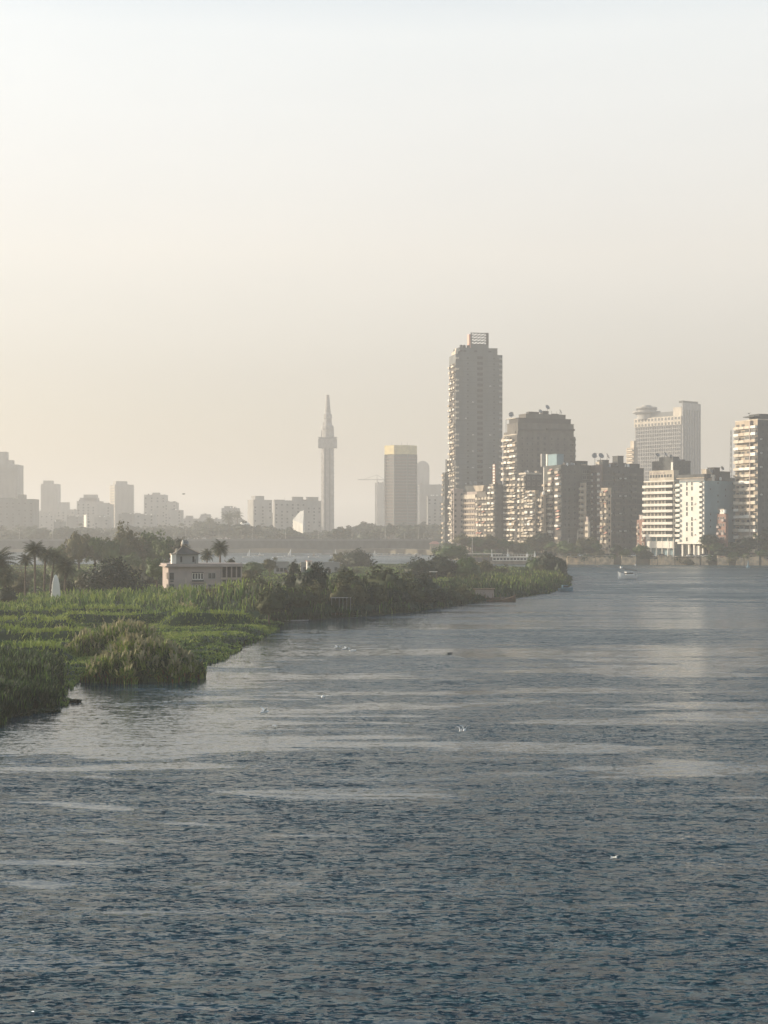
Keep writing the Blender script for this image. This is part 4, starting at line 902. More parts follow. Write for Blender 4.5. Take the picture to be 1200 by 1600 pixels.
# floating restaurant
d = 711; t = thing('floating_restaurant', 'long white floating restaurant with an open deck moored behind the island tip', 'boat', (X(803, d), d, 0)); k = d/F
q = MB(); hull_mesh(q, 74*k, 7, 1.6, M['tan'], fore=.12, sheer=.6); q.build('hull', t)
q = MB(); q.box(-34*k, 30*k, -3, 3, 1.62, 3.3, M['white']); q.build('lower_cabin', t)
for i, x_ in enumerate(lin(-31*k, 27*k, 12)): q = MB(); q.box(x_-.6, x_+.6, -3.06, -3.003, 2.0, 2.9, M['glass']); q.build('window', t)
q = MB(); q.box(-36*k, 32*k, -3.5, 3.5, 3.31, 3.55, M['white'])
for x_ in lin(-34*k, 31*k, 16): q.box(x_-.06, x_+.06, -3.4, -3.28, 3.56, 4.6, M['white'])
q.box(-36*k, 32*k, -3.42, -3.3, 4.61, 4.75, M['white']); q.build('upper_deck', t)
for x_, h in ((-35*k, 3.5), (-10*k, 3.6), (32*k, 2.6), (20*k, 2.0)): q = MB(); q.tube([(x_, -2, 3.5), (x_, -2, 3.5+h)], [.14, .08], M['whitem'], 5); q.box(x_-.35, x_+.35, -2.3, -1.7, 3.56, 4.9, M['whitem']); q.build('flag_post', t)
t = thing('boat_house', 'long low roofed landing stage left of the white floating restaurant', 'pavilion', (X(757, 712), 712, 0)); q = MB(); q.box(-10, 8, -3, 3, Z(866, 712), Z(864.5, 712), M['cream']); q.build('roof', t)
for x_ in lin(-9, 7, 7): q = MB(); q.box(x_-.12, x_+.12, -2.8, -2.5, -.5, Z(866, 712), M['wood']); q.build('post', t)
q = MB(); q.box(-9.5, 7.5, -2.4, 2.4, 1.0, 3.2, M['dgrey']); q.build('wall', t)
# orange kiosk with pale sloping stair at the bridge head
d = 900; t = thing('kiosk', 'small orange and cream kiosk at the bridge head', 'kiosk', (X(679, d), d, 3.6)); q = MB(); q.box(-2.6, 2.6, -2, 2, 0, Z(850, d)-3.6, M['tan']); q.build('wall', t); q = MB(); z_ = Z(850, d)-3.6; q.prism([(-3.2, -2.6), (3.2, -2.6), (3.2, 2.6), (-3.2, 2.6)], z_+.003, z_+1.6, M['salmon'], .4); q.build('roof', t); q = MB(); q.box(-1.6, 1.2, -2.06, -2.003, .8, 2.4, M['glass']); q.build('window', t)
d = 870; t = thing('stairway', 'pale sloping stairway climbing right behind the island trees', 'stairs', (X(676, d), d, 2.5))
q = MB()
for i in range(16): q.box(i*.62, i*.62+.6, -1, 1, i*.42-.3, i*.42+.3, M['lgrey'])
q.build('flight', t)

# motor boat with canopy in mid river, work boat, buoy
d = DG(904); t = thing('motor_boat', 'white motorboat with a dark canopy out on the open water', 'boat', (X(980, d), d, 0), R(195))
q = MB(); hull_mesh(q, 6.2, 2.4, 1.1, M['whitem'], sheer=1.5); q.build('hull', t)
q = MB(); q.box(-1.9, .6, -.9, .9, 1.1, 2.1, M['whitem']); q.box(-1.7, .62, -.92, .92, 1.4, 1.85, M['glass']); q.build('cabin', t)
q = MB(); q.add([(-2.9, -1.1, 2.4), (1.6, -1.1, 3.1), (1.6, 1.1, 3.1), (-2.9, 1.1, 2.4), (-2.9, -1.1, 2.52), (1.6, -1.1, 3.22), (1.6, 1.1, 3.22), (-2.9, 1.1, 2.52)], [(3, 2, 1, 0), (4, 5, 6, 7), (0, 1, 5, 4), (1, 2, 6, 5), (2, 3, 7, 6), (3, 0, 4, 7)], M['dmetal'])
for x_, z_ in ((-2.6, 2.4), (1.4, 3.05)):
    for y_ in (-1, 1): q.tube([(x_, y_, 1.0), (x_, y_, z_)], [.04, .04], M['metal'], 4)
q.build('canopy', t); q = MB(); q.tube([(-2.8, 0, 1), (-2.8, 0, 4.2)], [.05, .03], M['metal'], 4); q.lathe([(.18, 4.0), (.3, 4.2), (.18, 4.4)], M['whitem'], 8, (-2.8, 0, 0)); q.build('mast', t)
q = MB(); q.box(1.7, 2.3, -.35, .35, 3.23, 3.75, M['whitem']); q.build('life_raft', t)
d = DG(924); t = thing('work_boat', 'small faded blue boat moored at the very tip of the island', 'boat', (X(884, d), d, 0), R(8)); q = MB(); hull_mesh(q, 3.6, 1.6, .75, M['blue'], fore=.3); q.build('hull', t); q = MB(); q.box(-.9, .5, -.55, .55, .75, 1.5, M['blue']); q.box(-.7, .52, -.57, .57, 1.0, 1.35, M['glass']); q.build('cabin', t)
d = DG(887); t = thing('channel_buoy', 'green channel marker buoy near the right edge of the river', 'buoy', (X(1169, d), d, 0)); q = MB(); q.lathe([(.7, -.2), (.8, .3), (.55, .8)], M['blue'], 12); q.build('float', t); q = MB(); q.lathe([(.35, .8), (.1, 2.6), (.16, 2.9)], M['blue'], 8); q.build('marker', t)
# landing stage with a long dark skiff on the island shore
d = DG(939); t = thing('landing_stage', 'shabby wooden landing stage with a low shed on the island shore', 'jetty', (X(765, d), d+1.2, 0)); q = MB(); q.box(-4.2, 4.0, -.9, 1.2, .45, .62, M['wood']); q.build('platform', t)
for x_ in lin(-4, 3.8, 6): q = MB(); q.tube([(x_, -.7, -.8), (x_, -.7, 1.5)], [.07, .06], M['wood'], 5); q.build('post', t)
q = MB(); q.box(-2.8, 1.0, .5, 2.6, .62, 2.3, M['pink']); q.build('shed', t); q = MB(); q.box(-3.1, 1.3, .2, 2.9, 2.303, 2.45, M['wood']); q.build('shed_roof', t)
t = thing('skiff', 'long dark wooden skiff lying beside the landing stage', 'boat', (X(783, DG(940)), DG(940), 0), R(6)); q = MB(); hull_mesh(q, 6, 1.1, .4, M['wood'], fore=.4, sheer=1.4); q.build('hull', t); q = MB(); q.box(-1.6, -1.3, -.45, .45, .3, .42, M['wood']); q.build('bench', t)
t = thing('fishing_hut', 'small open hut with a thin flat roof on posts at the water under dark bushes', 'hut', (X(535, 255), 254, 0)); zt_ = Z(934, 254)
q = MB(); q.box(-1.9, 1.5, -1.2, 1.2, zt_, zt_+.08, M['lgrey']); q.build('roof', t)
for x_ in lin(-1.7, 1.4, 6): q = MB(); q.tube([(x_, -1.1, -.3), (x_, -1.1, zt_)], [.045, .045], M['metal'], 5); q.build('post', t)
q = MB(); q.box(-1.8, 1.4, -1.0, 1.1, .4, .5, M['wood']); q.build('floor_platform', t)
for (px, py, w_, lb) in ((455, 970, 5.5, 'thin floating pontoon of pipes hugging the shore under dark bushes'), (545, 963, 4.2, 'low grey pontoon strip at the waterline right of the open hut')):
    d = DG(py)-.8; t = thing('pontoon', lb, 'pontoon', (X(px, d), d, 0), R(12)); q = MB(); q.box(-w_/2, w_/2, -.25, .25, .05, .17, M['metal']); q.build('deck', t); q = MB()
    for x_ in lin(-w_/2+.2, w_/2-.2, 5): q.lathe([(.2, -.2), (.2, .045)], M['dmetal'], 8, (x_, 0, 0))
    q.build('float', t)

# ------------------------------------------------------------------ villa with a rooftop pavilion
d = 318; zb = 1.6; k = d/F
class V: pass
B = Bld('villa', 'pink two storey riverside villa with a pagoda roofed pavilion on its flat roof', 254, 263, 345, 886, d, a=14, zb=zb-2.2, wall='pink', cat='villa')
W_, L_, H = B.W, B.L, B.H
q = MB(); q.box(-.7, B.u(380), -.7, L_+.5, H+.003, H+.22, M['pink']); q.box(-.4, B.u(379), -.4, L_+.2, H+.223, B.z(881), M['pink']); q.build('roof_slab', B.root)
zs = [B.z(905), B.z(923)]
B.win('F', [B.u(268.5)], zs, .75, 1.25, 'grey', 1); B.win('L', [1.0], [z+.1 for z in zs], .7, 1.2, 'cream', 0); B.win('L', [2.5], [z+.1 for z in zs], .7, 1.2, 'cream', 0)
for z in zs:
    B.win('F', lin(B.u(302.5), B.u(315.5), 4), [z], .42, 1.15, 'white', 0, .05); q = MB(); q.box(B.u(300), B.u(318), -.55, -.02, z-.5, z-.18, M['dgrey']); q.box(B.u(300), B.u(318), -.35, -.02, z+1.3, z+1.42, M['dgrey']); q.box(B.u(300), B.u(318), -.045, -.003, z-.18, z+1.3, M['dgrey']); q.build('window_box', B.root)
    B.win('F', [B.u(328), B.u(334)], [z+.1], .6, 1.1, 'lgrey', 1)
    q = MB(); q.box(B.u(266), B.u(271), -.3, -.02, z-.55, z-.3, M['dgrey']); q.build('sill_box', B.root)
q = MB(); q.box(B.u(290), B.u(291), -.05, -.01, B.z(915), B.z(903), M['cream']); q.build('wall_lamp', B.root)
# right wing: open loggia
x0, x1 = B.u(345), B.u(378); q = MB(); q.box(x0+.02, x1, 1.8, L_, 0, H, M['dbrown']); q.build('wing_wall', B.root)
for x_ in lin(x0+.2, x1-.1, 5): q = MB(); q.box(x_-.13, x_+.13, -.1, .16, 0, H, M['pink']); q.build('loggia_column', B.root)
for z in (B.z(905.5), B.z(924)): q = MB(); q.box(x0, x1, -.2, -.101, z, z+.35, M['tan']); q.box(x0, x1, -.1, 1.79, z-.15, z-.02, M['pink']); q.build('loggia_rail', B.root)
# rooftop pavilion
zr = B.z(881)+.01; p0, p1 = B.u(276), B.u(311); ze = B.z(866)
q = MB(); q.box(p0, p1, 1.0, 5.0, zr, ze, M['lgrey']); q.build('pavilion_wall', B.root)
q = MB(); q.box(B.u(269), p0-.01, .6, 2.9, zr, B.z(866.5), M['white']); q.box(B.u(267.5), p0+.1, .4, 3.1, B.z(866.5)+.003, B.z(865), M['cream']); q.build('stair_turret', B.root)
for px in (284, 303): q = MB(); x_ = B.u(px); q.box(x_-.2, x_+.2, .94, .998, zr+.3, ze-.5, M['glass']); q.build('pavilion_window', B.root)
q = MB(); cx = (B.u(289)); cy = 3.0; prof = [(1.0, 0), (.72, .28), (.45, .55), (.22, .82), (.10, 1.0)]; zt_ = B.z(853.5)
def ring(f, g): hw0, hw1 = (cx-p0+.5), (p1+.7-cx); z = ze+(zt_-ze)*g; return [(cx-hw0*f, cy-2.6*f, z), (cx+hw1*f, cy-2.6*f, z), (cx+hw1*f, cy+2.6*f, z), (cx-hw0*f, cy+2.6*f, z)]
vs = []; fs = []
for f_, g_ in prof: vs += ring(f_, g_)
for i in range(len(prof)-1):
    for j in range(4): fs.append((i*4+j, i*4+(j+1) % 4, i*4+4+(j+1) % 4, i*4+4+j))
fs += [(3, 2, 1, 0), (16, 17, 18, 19)]; q.add(vs, fs, M['brown'])
for sx, fx in ((-1, cx-p0+.5), (1, p1+.7-cx)): q.tube([(cx+sx*fx*f_, cy-2.6*f_-.02, ze+(zt_-ze)*g_+.05) for f_, g_ in prof], [.1]*5, M['tan'], 5)
q.build('pagoda_roof', B.root)
q = MB(); q.box(cx-.45, cx+.35, cy-.5, cy+.5, zt_, zt_+.35, M['tan']); q.lathe([(.28, 0), (.33, .3), (.2, .7), (.05, 1.0)], M['white'], 10, (cx-.1, cy, zt_+.35)); q.build('roof_finial', B.root)
q = MB(); q.box(B.u(275.5), B.u(277.5), .6, 1.1, B.z(865)+.02, B.z(857), M['cream']); q.build('chimney', B.root)
for px in (291, 294): B.dish(B.u(px), cy, zt_+.1, .5, .5 if px > 292 else -.4)
q = MB(); q.box(B.u(304.3), B.u(305.2), -.3, -.1, zr, B.z(874), M['dbrown']); q.build('roof_post', B.root)
B.done()
for (px0, px1, yt, dd, m, nm, lb) in ((428, 452, 879, 470, 'lgrey', 'shed', 'low plain grey shed left of the dark spiky bush top'), (470, 531, 880, 480, 'lgrey', 'house', 'long low grey flat roofed house behind the dark spiky bush')):
    B = Bld(nm, lb, None, px0, px1, yt, dd, a=4, zb=.8, wall=m, cat='house', depth=6); B.win('F', lin(1.2, B.W-1.2, 3 if px1 < 460 else 5), [1.6], .8, 1.0, 'grey', 0); B.parapet(None, .3)
    q = MB(); q.box(B.W*.7, B.W*.7+.9, -.06, -.003, 0, 2.1, M['wood']); q.build('door', B.root); B.done()
B = Bld('guard_booth', 'tiny bright white booth rising beside the dark spiky bush', None, 480, 487, 877, 455, a=14, zb=.8, wall='white', cat='booth', depth=1.4); B.win('F', [B.W*.5], [B.H-1.1], .5, .7, 'wood', 0); q = MB(); q.box(-.2, B.W+.2, -.2, 1.6, B.H+.003, B.H+.15, M['salmon']); q.build('roof', B.root); B.done()
# whitewashed pigeon tower among the palms
d = 268; zb = 1.2; t = thing('pigeon_tower', 'tapering whitewashed pigeon tower with small holes among the palm trunks', 'pigeon tower', (X(87, d), d, zb), R(-25)); h = Z(898, d)-zb
q = MB(); prof = [(1.1, 0), (1.07, h*.25), (.98, h*.5), (.8, h*.72), (.55, h*.88), (.3, h*.97), (.08, h)]; q.lathe(prof, M['white'], 4); q.build('shell', t)
for i, (u_, z_) in enumerate(((.0, .28), (.25, .42), (-.2, .55), (.1, .7))):
    q = MB(); r_ = .7; q.box(-.1, .1, -.02, .02, 0, .22, M['shadow']); o = q.build('nest_hole', t, (0, 0, 0)); a_ = R(225)+u_*.5; rr = (1.1-.55*max(0, z_-.35)) * .72; o.location = (rr*math.cos(a_), rr*math.sin(a_), h*z_); o.rotation_euler = (0, 0, a_+math.pi/2)  # holes are thin dark plates, their inner shade put into the colour
t = thing('garden_bench', 'pale low wall bench under the big dome shaped tree', 'bench', (X(128, 290), 290, 1.5)); q = MB(); q.box(-1.7, 1.7, -.2, .2, .45, .55, M['lgrey']); q.build('seat', t)
for x_ in (-1.5, 0, 1.5): q = MB(); q.box(x_-.1, x_+.1, -.15, .15, 0, .447, M['lgrey']); q.build('leg', t)

# ------------------------------------------------------------------ reeds and marsh on the island
def crest_z(px):
    rows = np.interp(px, [-200, 0, 50, 100, 150, 200, 260, 330, 380, 430, 460, 560, 600, 640, 700, 735, 900], [938, 936, 933, 929, 925, 924, 923, 916, 907, 901, 895, 893, 893, 898, 908, 915, 915])
    d = np.interp(px, [0, 250, 430, 640, 735], [262, 265, 275, 290, 320]); return CH-(rows-YH)*d/F
def back_edge(x, y): return 239 + (fbm(x, y*0, 14, 41)-.5)*16
MOUNDS = [(-150, 105, 158, 2.3, 5), (-150, 150, 181, 2.2, 6), (40, 135, 170, 1.3, 4), (-150, 120, 206, 2.1, 6), (90, 300, 222, 1.9, 5), (-150, 230, 230, 2.2, 5), (262, 395, 218, 2.1, 5), (330, 440, 205, .8, 6), (280, 400, 188, .9, 6)]
def veg(x, y):
    """height of the plant cover above the ground and its type: 0 marsh, 1 tall reeds, 2 rough grass behind, 3 near dark reeds"""
    x = np.asarray(x, float); y = np.asarray(y, float); px = x/y*F+600; s = isl_sd(x, y); gz = ground_z(x, y)
    m = fbm(x, y*1.4, 7, 77); m2 = fbm(x, y*1.3, 3.2, 15)
    h0 = .15 + .7*(m-.35)
    for x0, x1, yc, A, dw in MOUNDS:      # long soft banks of marsh plants, steep on the river side
        yy = y - yc - 5*(fbm(x, yc, 13, int(yc))-.5); win = smooth((px-x0)/40+.5)*smooth((x1-px)/40+.5)
        h0 = h0 + A*win*np.where(yy < 0, np.exp(-(yy/(dw*.26))**2), np.exp(-(yy/(dw*1.6))**2))*(.75+.5*m)
    h0 = np.clip((h0 + .5*(m2-.5))*smooth(s/2.5+.1), .1, 2.9)
    be = back_edge(x, y); cz = crest_z(px)-gz
    left = smooth((y-be)/18)*.48 + .52*smooth((y-be)/2.5); ridge = .82+.3*(fbm(x, y*1.7, 8, 5)-.5)*2
    back_l = 1-smooth((y-283)/14)*.75
    hl = np.clip(cz*np.minimum(1.04, left*ridge*1.12), .3, 9)*back_l
    hr = np.clip(cz*smooth(s/6+.25)*(.9+.25*(fbm(x, y, 6, 8)-.5)*2), .3, 9)*(1-smooth((y-305)/18)*.6)
    w = smooth((px-400)/50.); h1 = hl*(1-w)+hr*w*.8
    far = px > 640
    h1 = np.where(far, np.clip((2.5+1.2*(fbm(x, y, 7, 61)-.5))*smooth(s/4+.1), .2, 5), h1)
    h2 = .5+.9*fbm(x, y, 10, 31)
    t = np.where(y < be, 0, 1)
    endy = np.interp(px, [0, 400, 640, 700, 735, 800, 900], [298, 298, 325, 360, 400, 450, 520])
    t = np.where(y > endy, 2, t)
    near = (px < 92 + 22*(fbm(x, y, 3, 71)-.3)) & (y < 153)
    h3 = 2.1*smooth(s/1.6+.15)*(.45+.55*smooth((104-px)/34))*(.85+.35*(fbm(x, y, 3, 19)-.5)*2)
    t = np.where(near, 3, t)
    h = np.select([t == 0, t == 1, t == 2, t == 3], [h0, h1, h2, h3])
    return h, t, s, gz
def scatter(n, x0, x1, y0, y1):
    return RNG.uniform(x0, x1, n), RNG.uniform(y0, y1, n)
def field(name, label, cat, want, n, box, w, length, colf, mats, cover=None, top=.0, lean=(.1, .5), lowp=.5):
    x, y = scatter(n, *box); px = x/y*F+600
    k = (px > -110) & (px < 920); x, y = x[k], y[k]; h, t, s, gz = veg(x, y); k = (t == want) & (s > .0)
    x, y, h, s, gz = x[k], y[k], h[k], s[k], gz[k]; n = len(x)
    tv = vnoise(x/(1.1 if want else .8), y/(1.5 if want else 1.1), 35 if want else 34)
    if want != 2:     # tufts with gaps between them
        keep = RNG.uniform(0, 1, n) < np.clip((tv-.2)*3.2, .22, 1); x, y, h, s, gz, tv = x[keep], y[keep], h[keep], s[keep], gz[keep], tv[keep]; n = len(x)
    if want: h = h*(.82+.36*tv)
    ln = length*RNG.uniform(.6, 1.25, n); ln = np.minimum(ln, h*1.1+.25)
    u = RNG.uniform(0, 1, n)**lowp
    z = gz + np.clip(h-ln*.8, 0, None)*u
    P = np.stack([x, y, z], 1); hz = ln
    V, Q = blades(P, hz, w*RNG.uniform(.6, 1.4, n), RNG.uniform(*lean, n))
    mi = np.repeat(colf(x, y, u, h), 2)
    if cover is not None:
        st = cover; gx = np.arange(box[0], box[1], st); gy = np.arange(box[2], box[3], st); A, B_ = np.meshgrid(gx, gy)
        h, t, s, gz = veg(A, B_); zz = gz + np.where((t == want) & (s > .3), h*(.72 if want == 0 else .45), -.5)
        Vg = np.stack([A.ravel(), B_.ravel(), zz.ravel()], 1); nx = len(gx); i = np.arange(nx-1)[None, :]+nx*np.arange(len(gy)-1)[:, None]
        Qg = np.stack([i, i+1, i+nx+1, i+nx], -1).reshape(-1, 4); ok = ((t == want) & (s > .3)).ravel()
        pxg = (A/B_*F+600).ravel(); ok &= (pxg > -130) & (pxg < 930); Qg = Qg[ok[Qg].all(1)]
        mi = np.concatenate([mi, np.zeros(len(Qg), int)]); Q = np.vstack([Q, Qg+len(V)]); V = np.vstack([V, Vg])  # dark sheet under the blades, shade of the gaps put into its colour
    o = put(name, mesh_np(name, V, Q, mats, mi)); tag(o, label, cat, kind='stuff'); return o
GM = [M['reedd'], M['reed'], M['reedy'], M['straw'], M['rust'], M['bushb']]
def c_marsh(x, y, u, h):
    f = fbm(x, y, 8, 51) + .35*(u-.6) + .5*(vnoise(x/.8, y/1.1, 34)-.5) + RNG.normal(0, .08, len(x)); return np.select([f < .38, f < .58], [0, 1], 2)  # lower blades drawn darker: self-shade put into the blade colour
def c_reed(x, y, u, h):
    px = x/y*F+600; f = fbm(x, y, 9, 91) + .5*(u-.6) + .7*(vnoise(x/1.1, y/1.5, 35)-.5) + RNG.normal(0, .08, len(x)) - .30*smooth((px-360)/100)*(1-.7*smooth((px-730)/60))  # reeds darken downward, shade inside the bank painted into the blades
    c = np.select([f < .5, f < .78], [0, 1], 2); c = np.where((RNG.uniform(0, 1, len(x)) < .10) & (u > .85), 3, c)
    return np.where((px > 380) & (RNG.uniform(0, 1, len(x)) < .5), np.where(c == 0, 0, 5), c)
def c_back(x, y, u, h):
    f = fbm(x, y, 22, 13) + RNG.normal(0, .12, len(x)); return np.select([f < .38, f < .55, f < .72], [0, 1, 5], 2)
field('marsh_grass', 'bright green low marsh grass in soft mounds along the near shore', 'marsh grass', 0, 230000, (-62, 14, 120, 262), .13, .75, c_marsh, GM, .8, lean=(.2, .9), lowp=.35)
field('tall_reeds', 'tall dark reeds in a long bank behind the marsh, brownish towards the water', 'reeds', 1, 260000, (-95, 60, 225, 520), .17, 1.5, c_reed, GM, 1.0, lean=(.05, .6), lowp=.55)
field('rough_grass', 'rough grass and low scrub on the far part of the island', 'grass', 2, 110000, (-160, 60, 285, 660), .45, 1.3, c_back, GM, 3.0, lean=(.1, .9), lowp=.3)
field('shore_reeds', 'very dark green reeds filling the lower left corner of the island', 'reeds', 3, 60000, (-42, -20, 108, 156), .09, 1.3, lambda x, y, u, h: np.where(RNG.uniform(0, 1, len(x)) < .25*u, 1, 0), GM, .6, lean=(.05, .45), lowp=.6)  # only upper blades get the lighter green, shade below painted in

def reed_clump(label, px, gy, wpx, dep, h, n, base_rust=.25, tips=.14, tone=0):
    d = DG(gy); cx = X(px, d); hw = wpx*d/F
    a = RNG.uniform(0, 2*np.pi, n); r = np.sqrt(RNG.uniform(0, 1, n)); wob = 1+.16*np.sin(3*a+px)+.1*np.sin(7*a)
    x = r*np.cos(a)*hw*wob; y = r*np.sin(a)*dep*wob; tv = vnoise((x+cx)/.5, (y+d)/.6, 33); keep = RNG.uniform(0, 1, n) < np.clip((tv-.28)*3.5, .06, 1)
    x, y, a, r = x[keep], y[keep], a[keep], r[keep]; n = len(x)
    gz = np.clip(ground_z(x+cx, y+d), 0, 1)
    hh = h*(1-.8*r**2.6)*(.62+.5*fbm(x+cx, y+d, 1.7, 17)+.25*vnoise((x+cx)/.5, (y+d)/.6, 33)); u = RNG.uniform(0, 1, n)**.7
    ln = np.minimum(1.15*RNG.uniform(.6, 1.3, n), hh); z = gz+(hh-ln)*u
    V, Q = blades(np.stack([x, y, z], 1), ln, (.10*RNG.uniform(.6, 1.5, n)), RNG.uniform(.05, .6, n))
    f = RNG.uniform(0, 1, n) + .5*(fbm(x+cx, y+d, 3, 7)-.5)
    f = f + .45*(u-.5) + 1.9*(vnoise((x+cx)/.5, (y+d)/.6, 33)-.5); c = np.select([f < .46-tone, f < .86-tone], [0, 1], 2)  # lower leaves picked darker, the clump's own shade painted in
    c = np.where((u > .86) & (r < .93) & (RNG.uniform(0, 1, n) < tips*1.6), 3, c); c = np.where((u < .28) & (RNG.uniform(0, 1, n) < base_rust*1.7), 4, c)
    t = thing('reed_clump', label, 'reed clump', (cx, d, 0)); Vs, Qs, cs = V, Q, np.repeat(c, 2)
    # feathery plumes on the tallest stems
    m_ = n//45; k = RNG.integers(0, n, m_); P = np.stack([x[k], y[k], gz[k]+hh[k]*.92], 1)
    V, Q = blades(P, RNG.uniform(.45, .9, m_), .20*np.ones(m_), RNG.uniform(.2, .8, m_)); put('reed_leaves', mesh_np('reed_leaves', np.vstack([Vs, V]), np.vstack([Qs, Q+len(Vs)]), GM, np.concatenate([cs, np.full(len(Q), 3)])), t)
    q = MB(); q.lathe([(1, 0), (.95, h*.25), (.8, h*.5), (.45, h*.66), (.1, h*.7)], M['reedd'], 14); o = q.build('dark_core', t); o.scale = (hw*.8, dep*.8, 1)  # solid dark core, shade between the stems put into its colour
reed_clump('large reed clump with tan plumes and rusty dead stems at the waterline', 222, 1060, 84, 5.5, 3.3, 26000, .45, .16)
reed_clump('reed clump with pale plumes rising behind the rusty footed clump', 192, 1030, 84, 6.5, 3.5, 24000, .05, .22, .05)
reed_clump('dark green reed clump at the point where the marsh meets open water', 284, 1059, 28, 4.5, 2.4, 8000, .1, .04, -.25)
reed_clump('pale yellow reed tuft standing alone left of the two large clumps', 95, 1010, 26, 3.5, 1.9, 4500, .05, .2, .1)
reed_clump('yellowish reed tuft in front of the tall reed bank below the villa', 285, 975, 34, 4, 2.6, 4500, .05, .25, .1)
for px, gy, w_, lb in ((22, 1118, 26, 'dark floating weed mat at the lower left shore'), (112, 1097, 14, 'small dark floating weed mat off the corner reeds'), (60, 1112, 34, 'thin dark weed fringe along the corner reeds'), (300, 1046, 20, 'dark weed fringe right of the dark green reed clump')):
    d = DG(gy); t = thing('weed_mat', lb, 'water weeds', (X(px, d), d, 0)); n_ = 900; a = RNG.uniform(0, 2*np.pi, n_); r = np.sqrt(RNG.uniform(0, 1, n_)); hw = w_*d/F
    P = np.stack([r*np.cos(a)*hw, r*np.sin(a)*hw*.55, np.full(n_, .0)], 1); V, Q = blades(P, RNG.uniform(.1, .3, n_), np.full(n_, .14), RNG.uniform(.3, 1.2, n_)); put('leaves', mesh_np('leaves', V, Q, [M['reedd']]), t)

# ------------------------------------------------------------------ trees
VAR = {}
def crown_var(kind, i):
    k = (kind, i % 4)
    if k not in VAR:
        m_, cl, lv, sz, fl_, ro, dr = {'round': ('leaf', 46, 3000, .13, .45, .25, 0), 'dark': ('leafd', 50, 3000, .12, .5, .18, 0), 'olive': ('leafo', 42, 2800, .13, .4, .3, .0), 'dome': ('leafd', 150, 9000, .095, .93, .05, 0),
                                  'loose': ('leafo', 22, 1500, .15, .1, .4, .1), 'bush': ('bushb', 40, 2300, .13, .8, .25, 0), 'far': ('leafd', 30, 1100, .24, .5, .3, 0)}[kind]
        V, Q = crown_data(1, 1, 1, cl, lv, sz, fl_, ro, .68 if kind == 'dome' else .72 if kind != 'loose' else .5, dr); VAR[k] = mesh_np('crown', V, Q, [M[m_]])
    return VAR[k]
def trunk_mesh(i):
    k = ('trunk', i % 3)
    if k not in VAR:
        r = random.Random(i); q = MB(); q.tube([(0, 0, 0), (.03, .02, .35), (-.02, .03, .7), (.02, 0, 1)], [.055, .042, .034, .02], M['bark'], 7)
        for j in range(5):
            a_ = j*1.3+r.random(); z = .45+.09*j; q.tube([(0, 0, z), (.2*math.cos(a_), .2*math.sin(a_), z+.16), (.42*math.cos(a_), .42*math.sin(a_), z+.3)], [.03, .018, .008], M['bark'], 5)
        VAR[k] = q.mesh('trunk')
    return VAR[k]
NT = [0]
def tree(label, px, py, wpx, d, zb, kind='round', ratio=.75, group=None, name='tree', cat='tree', depth=1.0):
    """px, py: top of the crown in the photo, wpx its width; ratio = crown height / width"""
    NT[0] += 1; i = NT[0]; rx = wpx*d/F/2; rz = rx*ratio; top = Z(py, d)
    if 'bush' in name: rz = max(rz, (top-zb)*.52)
    zc = top-rz
    t = thing(name, label, cat, (X(px, d), d, zb), 0, group)
    put('crown', crown_var(kind, i), t, (0, 0, zc-zb), i*1.7 if abs(depth-1) < .01 else 0, (rx, rx*depth, rz))
    s = max(.6, zc-zb+rz*.2); put('trunk', trunk_mesh(i), t, (0, 0, 0), i*.9, (max(s*.9, rx*.9), max(s*.9, rx*.9), s))
    return t
def palm_mesh(n, ln, leaflets=15, droop=.55, up=.9):
    V = []; Q = []; o = 0
    for i in range(n):
        a_ = 2.399*i + random.uniform(-.2, .2); e = R(80)-(i/n)**.8*R(125)*up + random.uniform(-.12, .12); L2 = ln*random.uniform(.85, 1.1)
        d_ = np.array([math.cos(a_), math.sin(a_)]); p = np.array([0., 0., 0.]); pts = [p.copy()]; ee = e; m_ = leaflets
        for j in range(m_):
            p = p + np.array([d_[0]*math.cos(ee), d_[1]*math.cos(ee), math.sin(ee)])*L2/m_; ee -= droop*2.0/m_*(.6+j/m_); pts.append(p.copy())
        side = np.array([-d_[1], d_[0], 0])
        for j in range(1, m_):
            t = j/m_; ll = ln*.26*math.sin(math.pi*min(.98, t*.85+.12))+.05; a0 = pts[j]; a1 = pts[j+1]; fwd = (a1-a0)
            for s in (-1, 1):
                tip = a0 + side*s*ll + fwd*1.3 - np.array([0, 0, ll*.45]); V += [a0, a0+fwd*.75, tip+fwd*.15, tip]; Q.append((o, o+1, o+2, o+3)); o += 4
        for j in range(m_):
            w_ = side*.03*(1-j/m_)+side*.008; V += [pts[j]-w_, pts[j]+w_, pts[j+1]+w_, pts[j+1]-w_]; Q.append((o, o+1, o+2, o+3)); o += 4
    return np.array(V), np.array(Q)
def palm(label, px, ptop, pbase_z, d, ln, n=38, lean=0.0, group=None, skirt=True, tr=.2):
    t = thing('palm_tree', label, 'palm tree', (X(px, d), d, pbase_z), 0, group); h = Z(ptop, d)-pbase_z-ln*.75
    q = MB(); k = 7; q.tube([(lean*(j/k)**1.5, 0, h*j/k) for j in range(k+1)], [tr*(1.25-.35*j/k) for j in range(k+1)], M['bark'], 8); q.build('trunk', t)
    V, Q = palm_mesh(n, ln); put('crown', mesh_np('crown', V, Q, [M['palm']]), t, (lean, 0, h))
    if skirt:
        q = MB(); q.lathe([(tr*.9, -ln*.35), (tr*2.0, -ln*.18), (tr*2.3, 0), (tr, ln*.12)], M['straw'], 9, (lean, 0, h)); q.build('dead_frond_skirt', t)

